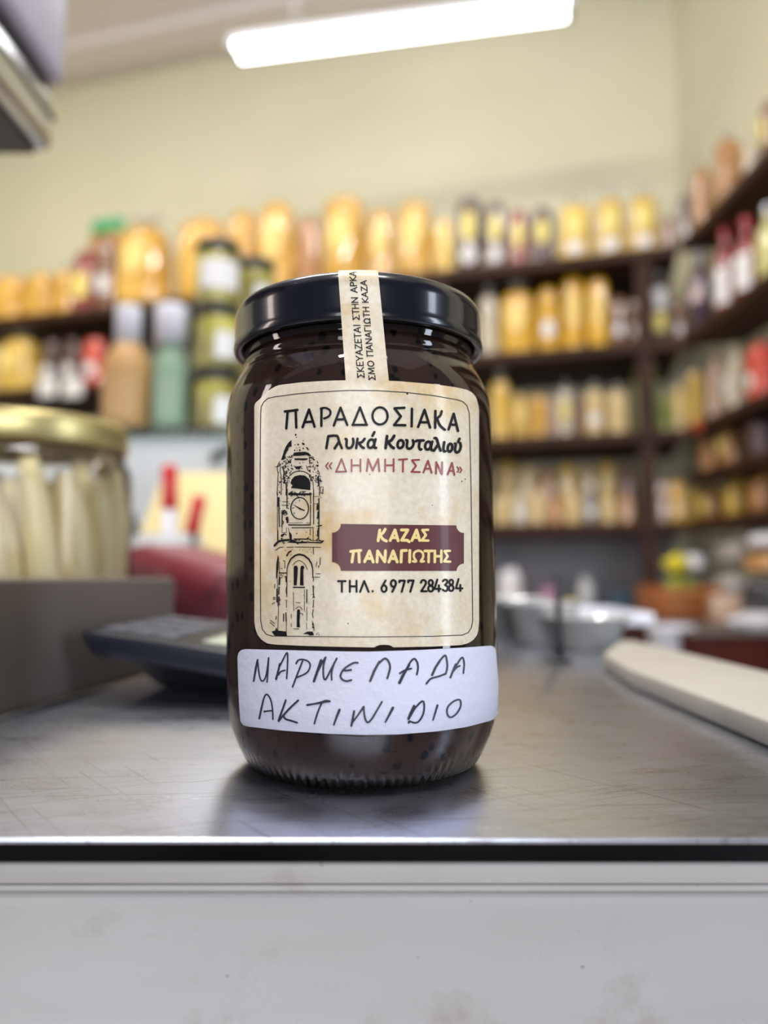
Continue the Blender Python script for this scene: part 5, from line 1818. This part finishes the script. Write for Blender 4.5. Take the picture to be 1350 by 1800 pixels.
on_side(1336, 1370, 362, Z2, 0.060, make_bottle('bottle', 'oil', 'silver_cap', None), 'pale yellow oil bottle at the edge of the second side shelf', 'bottle', G, wide=0.075)
G = 'goods on the third side shelf'
on_back(1208, 1236, 652, Z3, 0.06, make_bag('dried_goods_bag', 'gold_pasta', None, True, 0), 'yellowish bag at the corner end of the third side shelf', 'bag', G)
on_side(1242, 1274, 626, Z3, 0.070, make_pack('packet', 'pink_goods', None), 'tall pale pink packet on the third side shelf', 'packet', G)
on_side(1276, 1310, 618, Z3, 0.070, make_pack('packet', 'cream_goods', 'white'), 'tall cream packet with a white label beside the pale pink packet', 'packet', G)
on_side(1314, 1366, 604, Z3, 0.070, make_bag('dried_goods_bag', 'orange_red_goods', 'white', False, 2), 'orange red bag at the edge of the third side shelf', 'bag', G)
G = 'goods on the low side shelf'
on_side(1226, 1262, 745, ZR, 0.070, make_bag('dried_goods_bag', 'tan_goods', None, False, 0), 'brown bag at the corner end of the half-height side shelf', 'bag', G)
on_side(1264, 1308, 724, ZR, 0.070, make_bag('dried_goods_bag', 'tan_goods', 'yellow', False, 1), 'brown bag with a yellow label on the half-height side shelf', 'bag', G)
on_side(1312, 1366, 716, ZR, 0.070, make_bag('dried_goods_bag', 'purple_goods', None, False, 2), 'dark purple bag at the edge of the half-height side shelf', 'bag', G)
p = Vector((RX - 0.006, RX / slope(1224, 752)[0], 0))
o = obj('price_card', box((-0.001, -0.04, -0.018), (0.001, 0.04, 0.018), 0.0005, 1), 'orange_red_goods', loc=(RX - 0.0015, p.y, at_Y(1224, 750, p.y).z))
tag(o, 'small red price card on the edge of the third side shelf', 'price card')
G = 'packets on the lowest side shelf'
for k, (a, b2, tp, gd, lab, txt) in enumerate(((1150, 1172, 850, 'pink_goods', None, 'slim pinkish packet at the corner end of the lowest side shelf'), (1174, 1200, 848, 'yellow_pasta', None, 'bright yellow packet next to the slim pinkish packet'),
        (1202, 1234, 842, 'gold_pasta', 'white', 'golden packet with a white label on the lowest side shelf'), (1236, 1272, 840, 'tan_goods', 'yellow', 'tan packet with a yellow label on the lowest side shelf'),
        (1274, 1316, 834, 'gold_pasta', None, 'plain golden packet on the lowest side shelf'), (1318, 1366, 826, 'tan_goods', None, 'plain tan packet at the edge of the lowest side shelf'))):
    if b2 < 1210:
        on_back(a + 3, b2 + 3, tp, Z4, 0.07, make_pack('packet', gd, lab), txt, 'packet', G)
    else:
        on_side(a, b2, tp, Z4, 0.070, make_pack('packet', gd, lab), txt, 'packet', G)
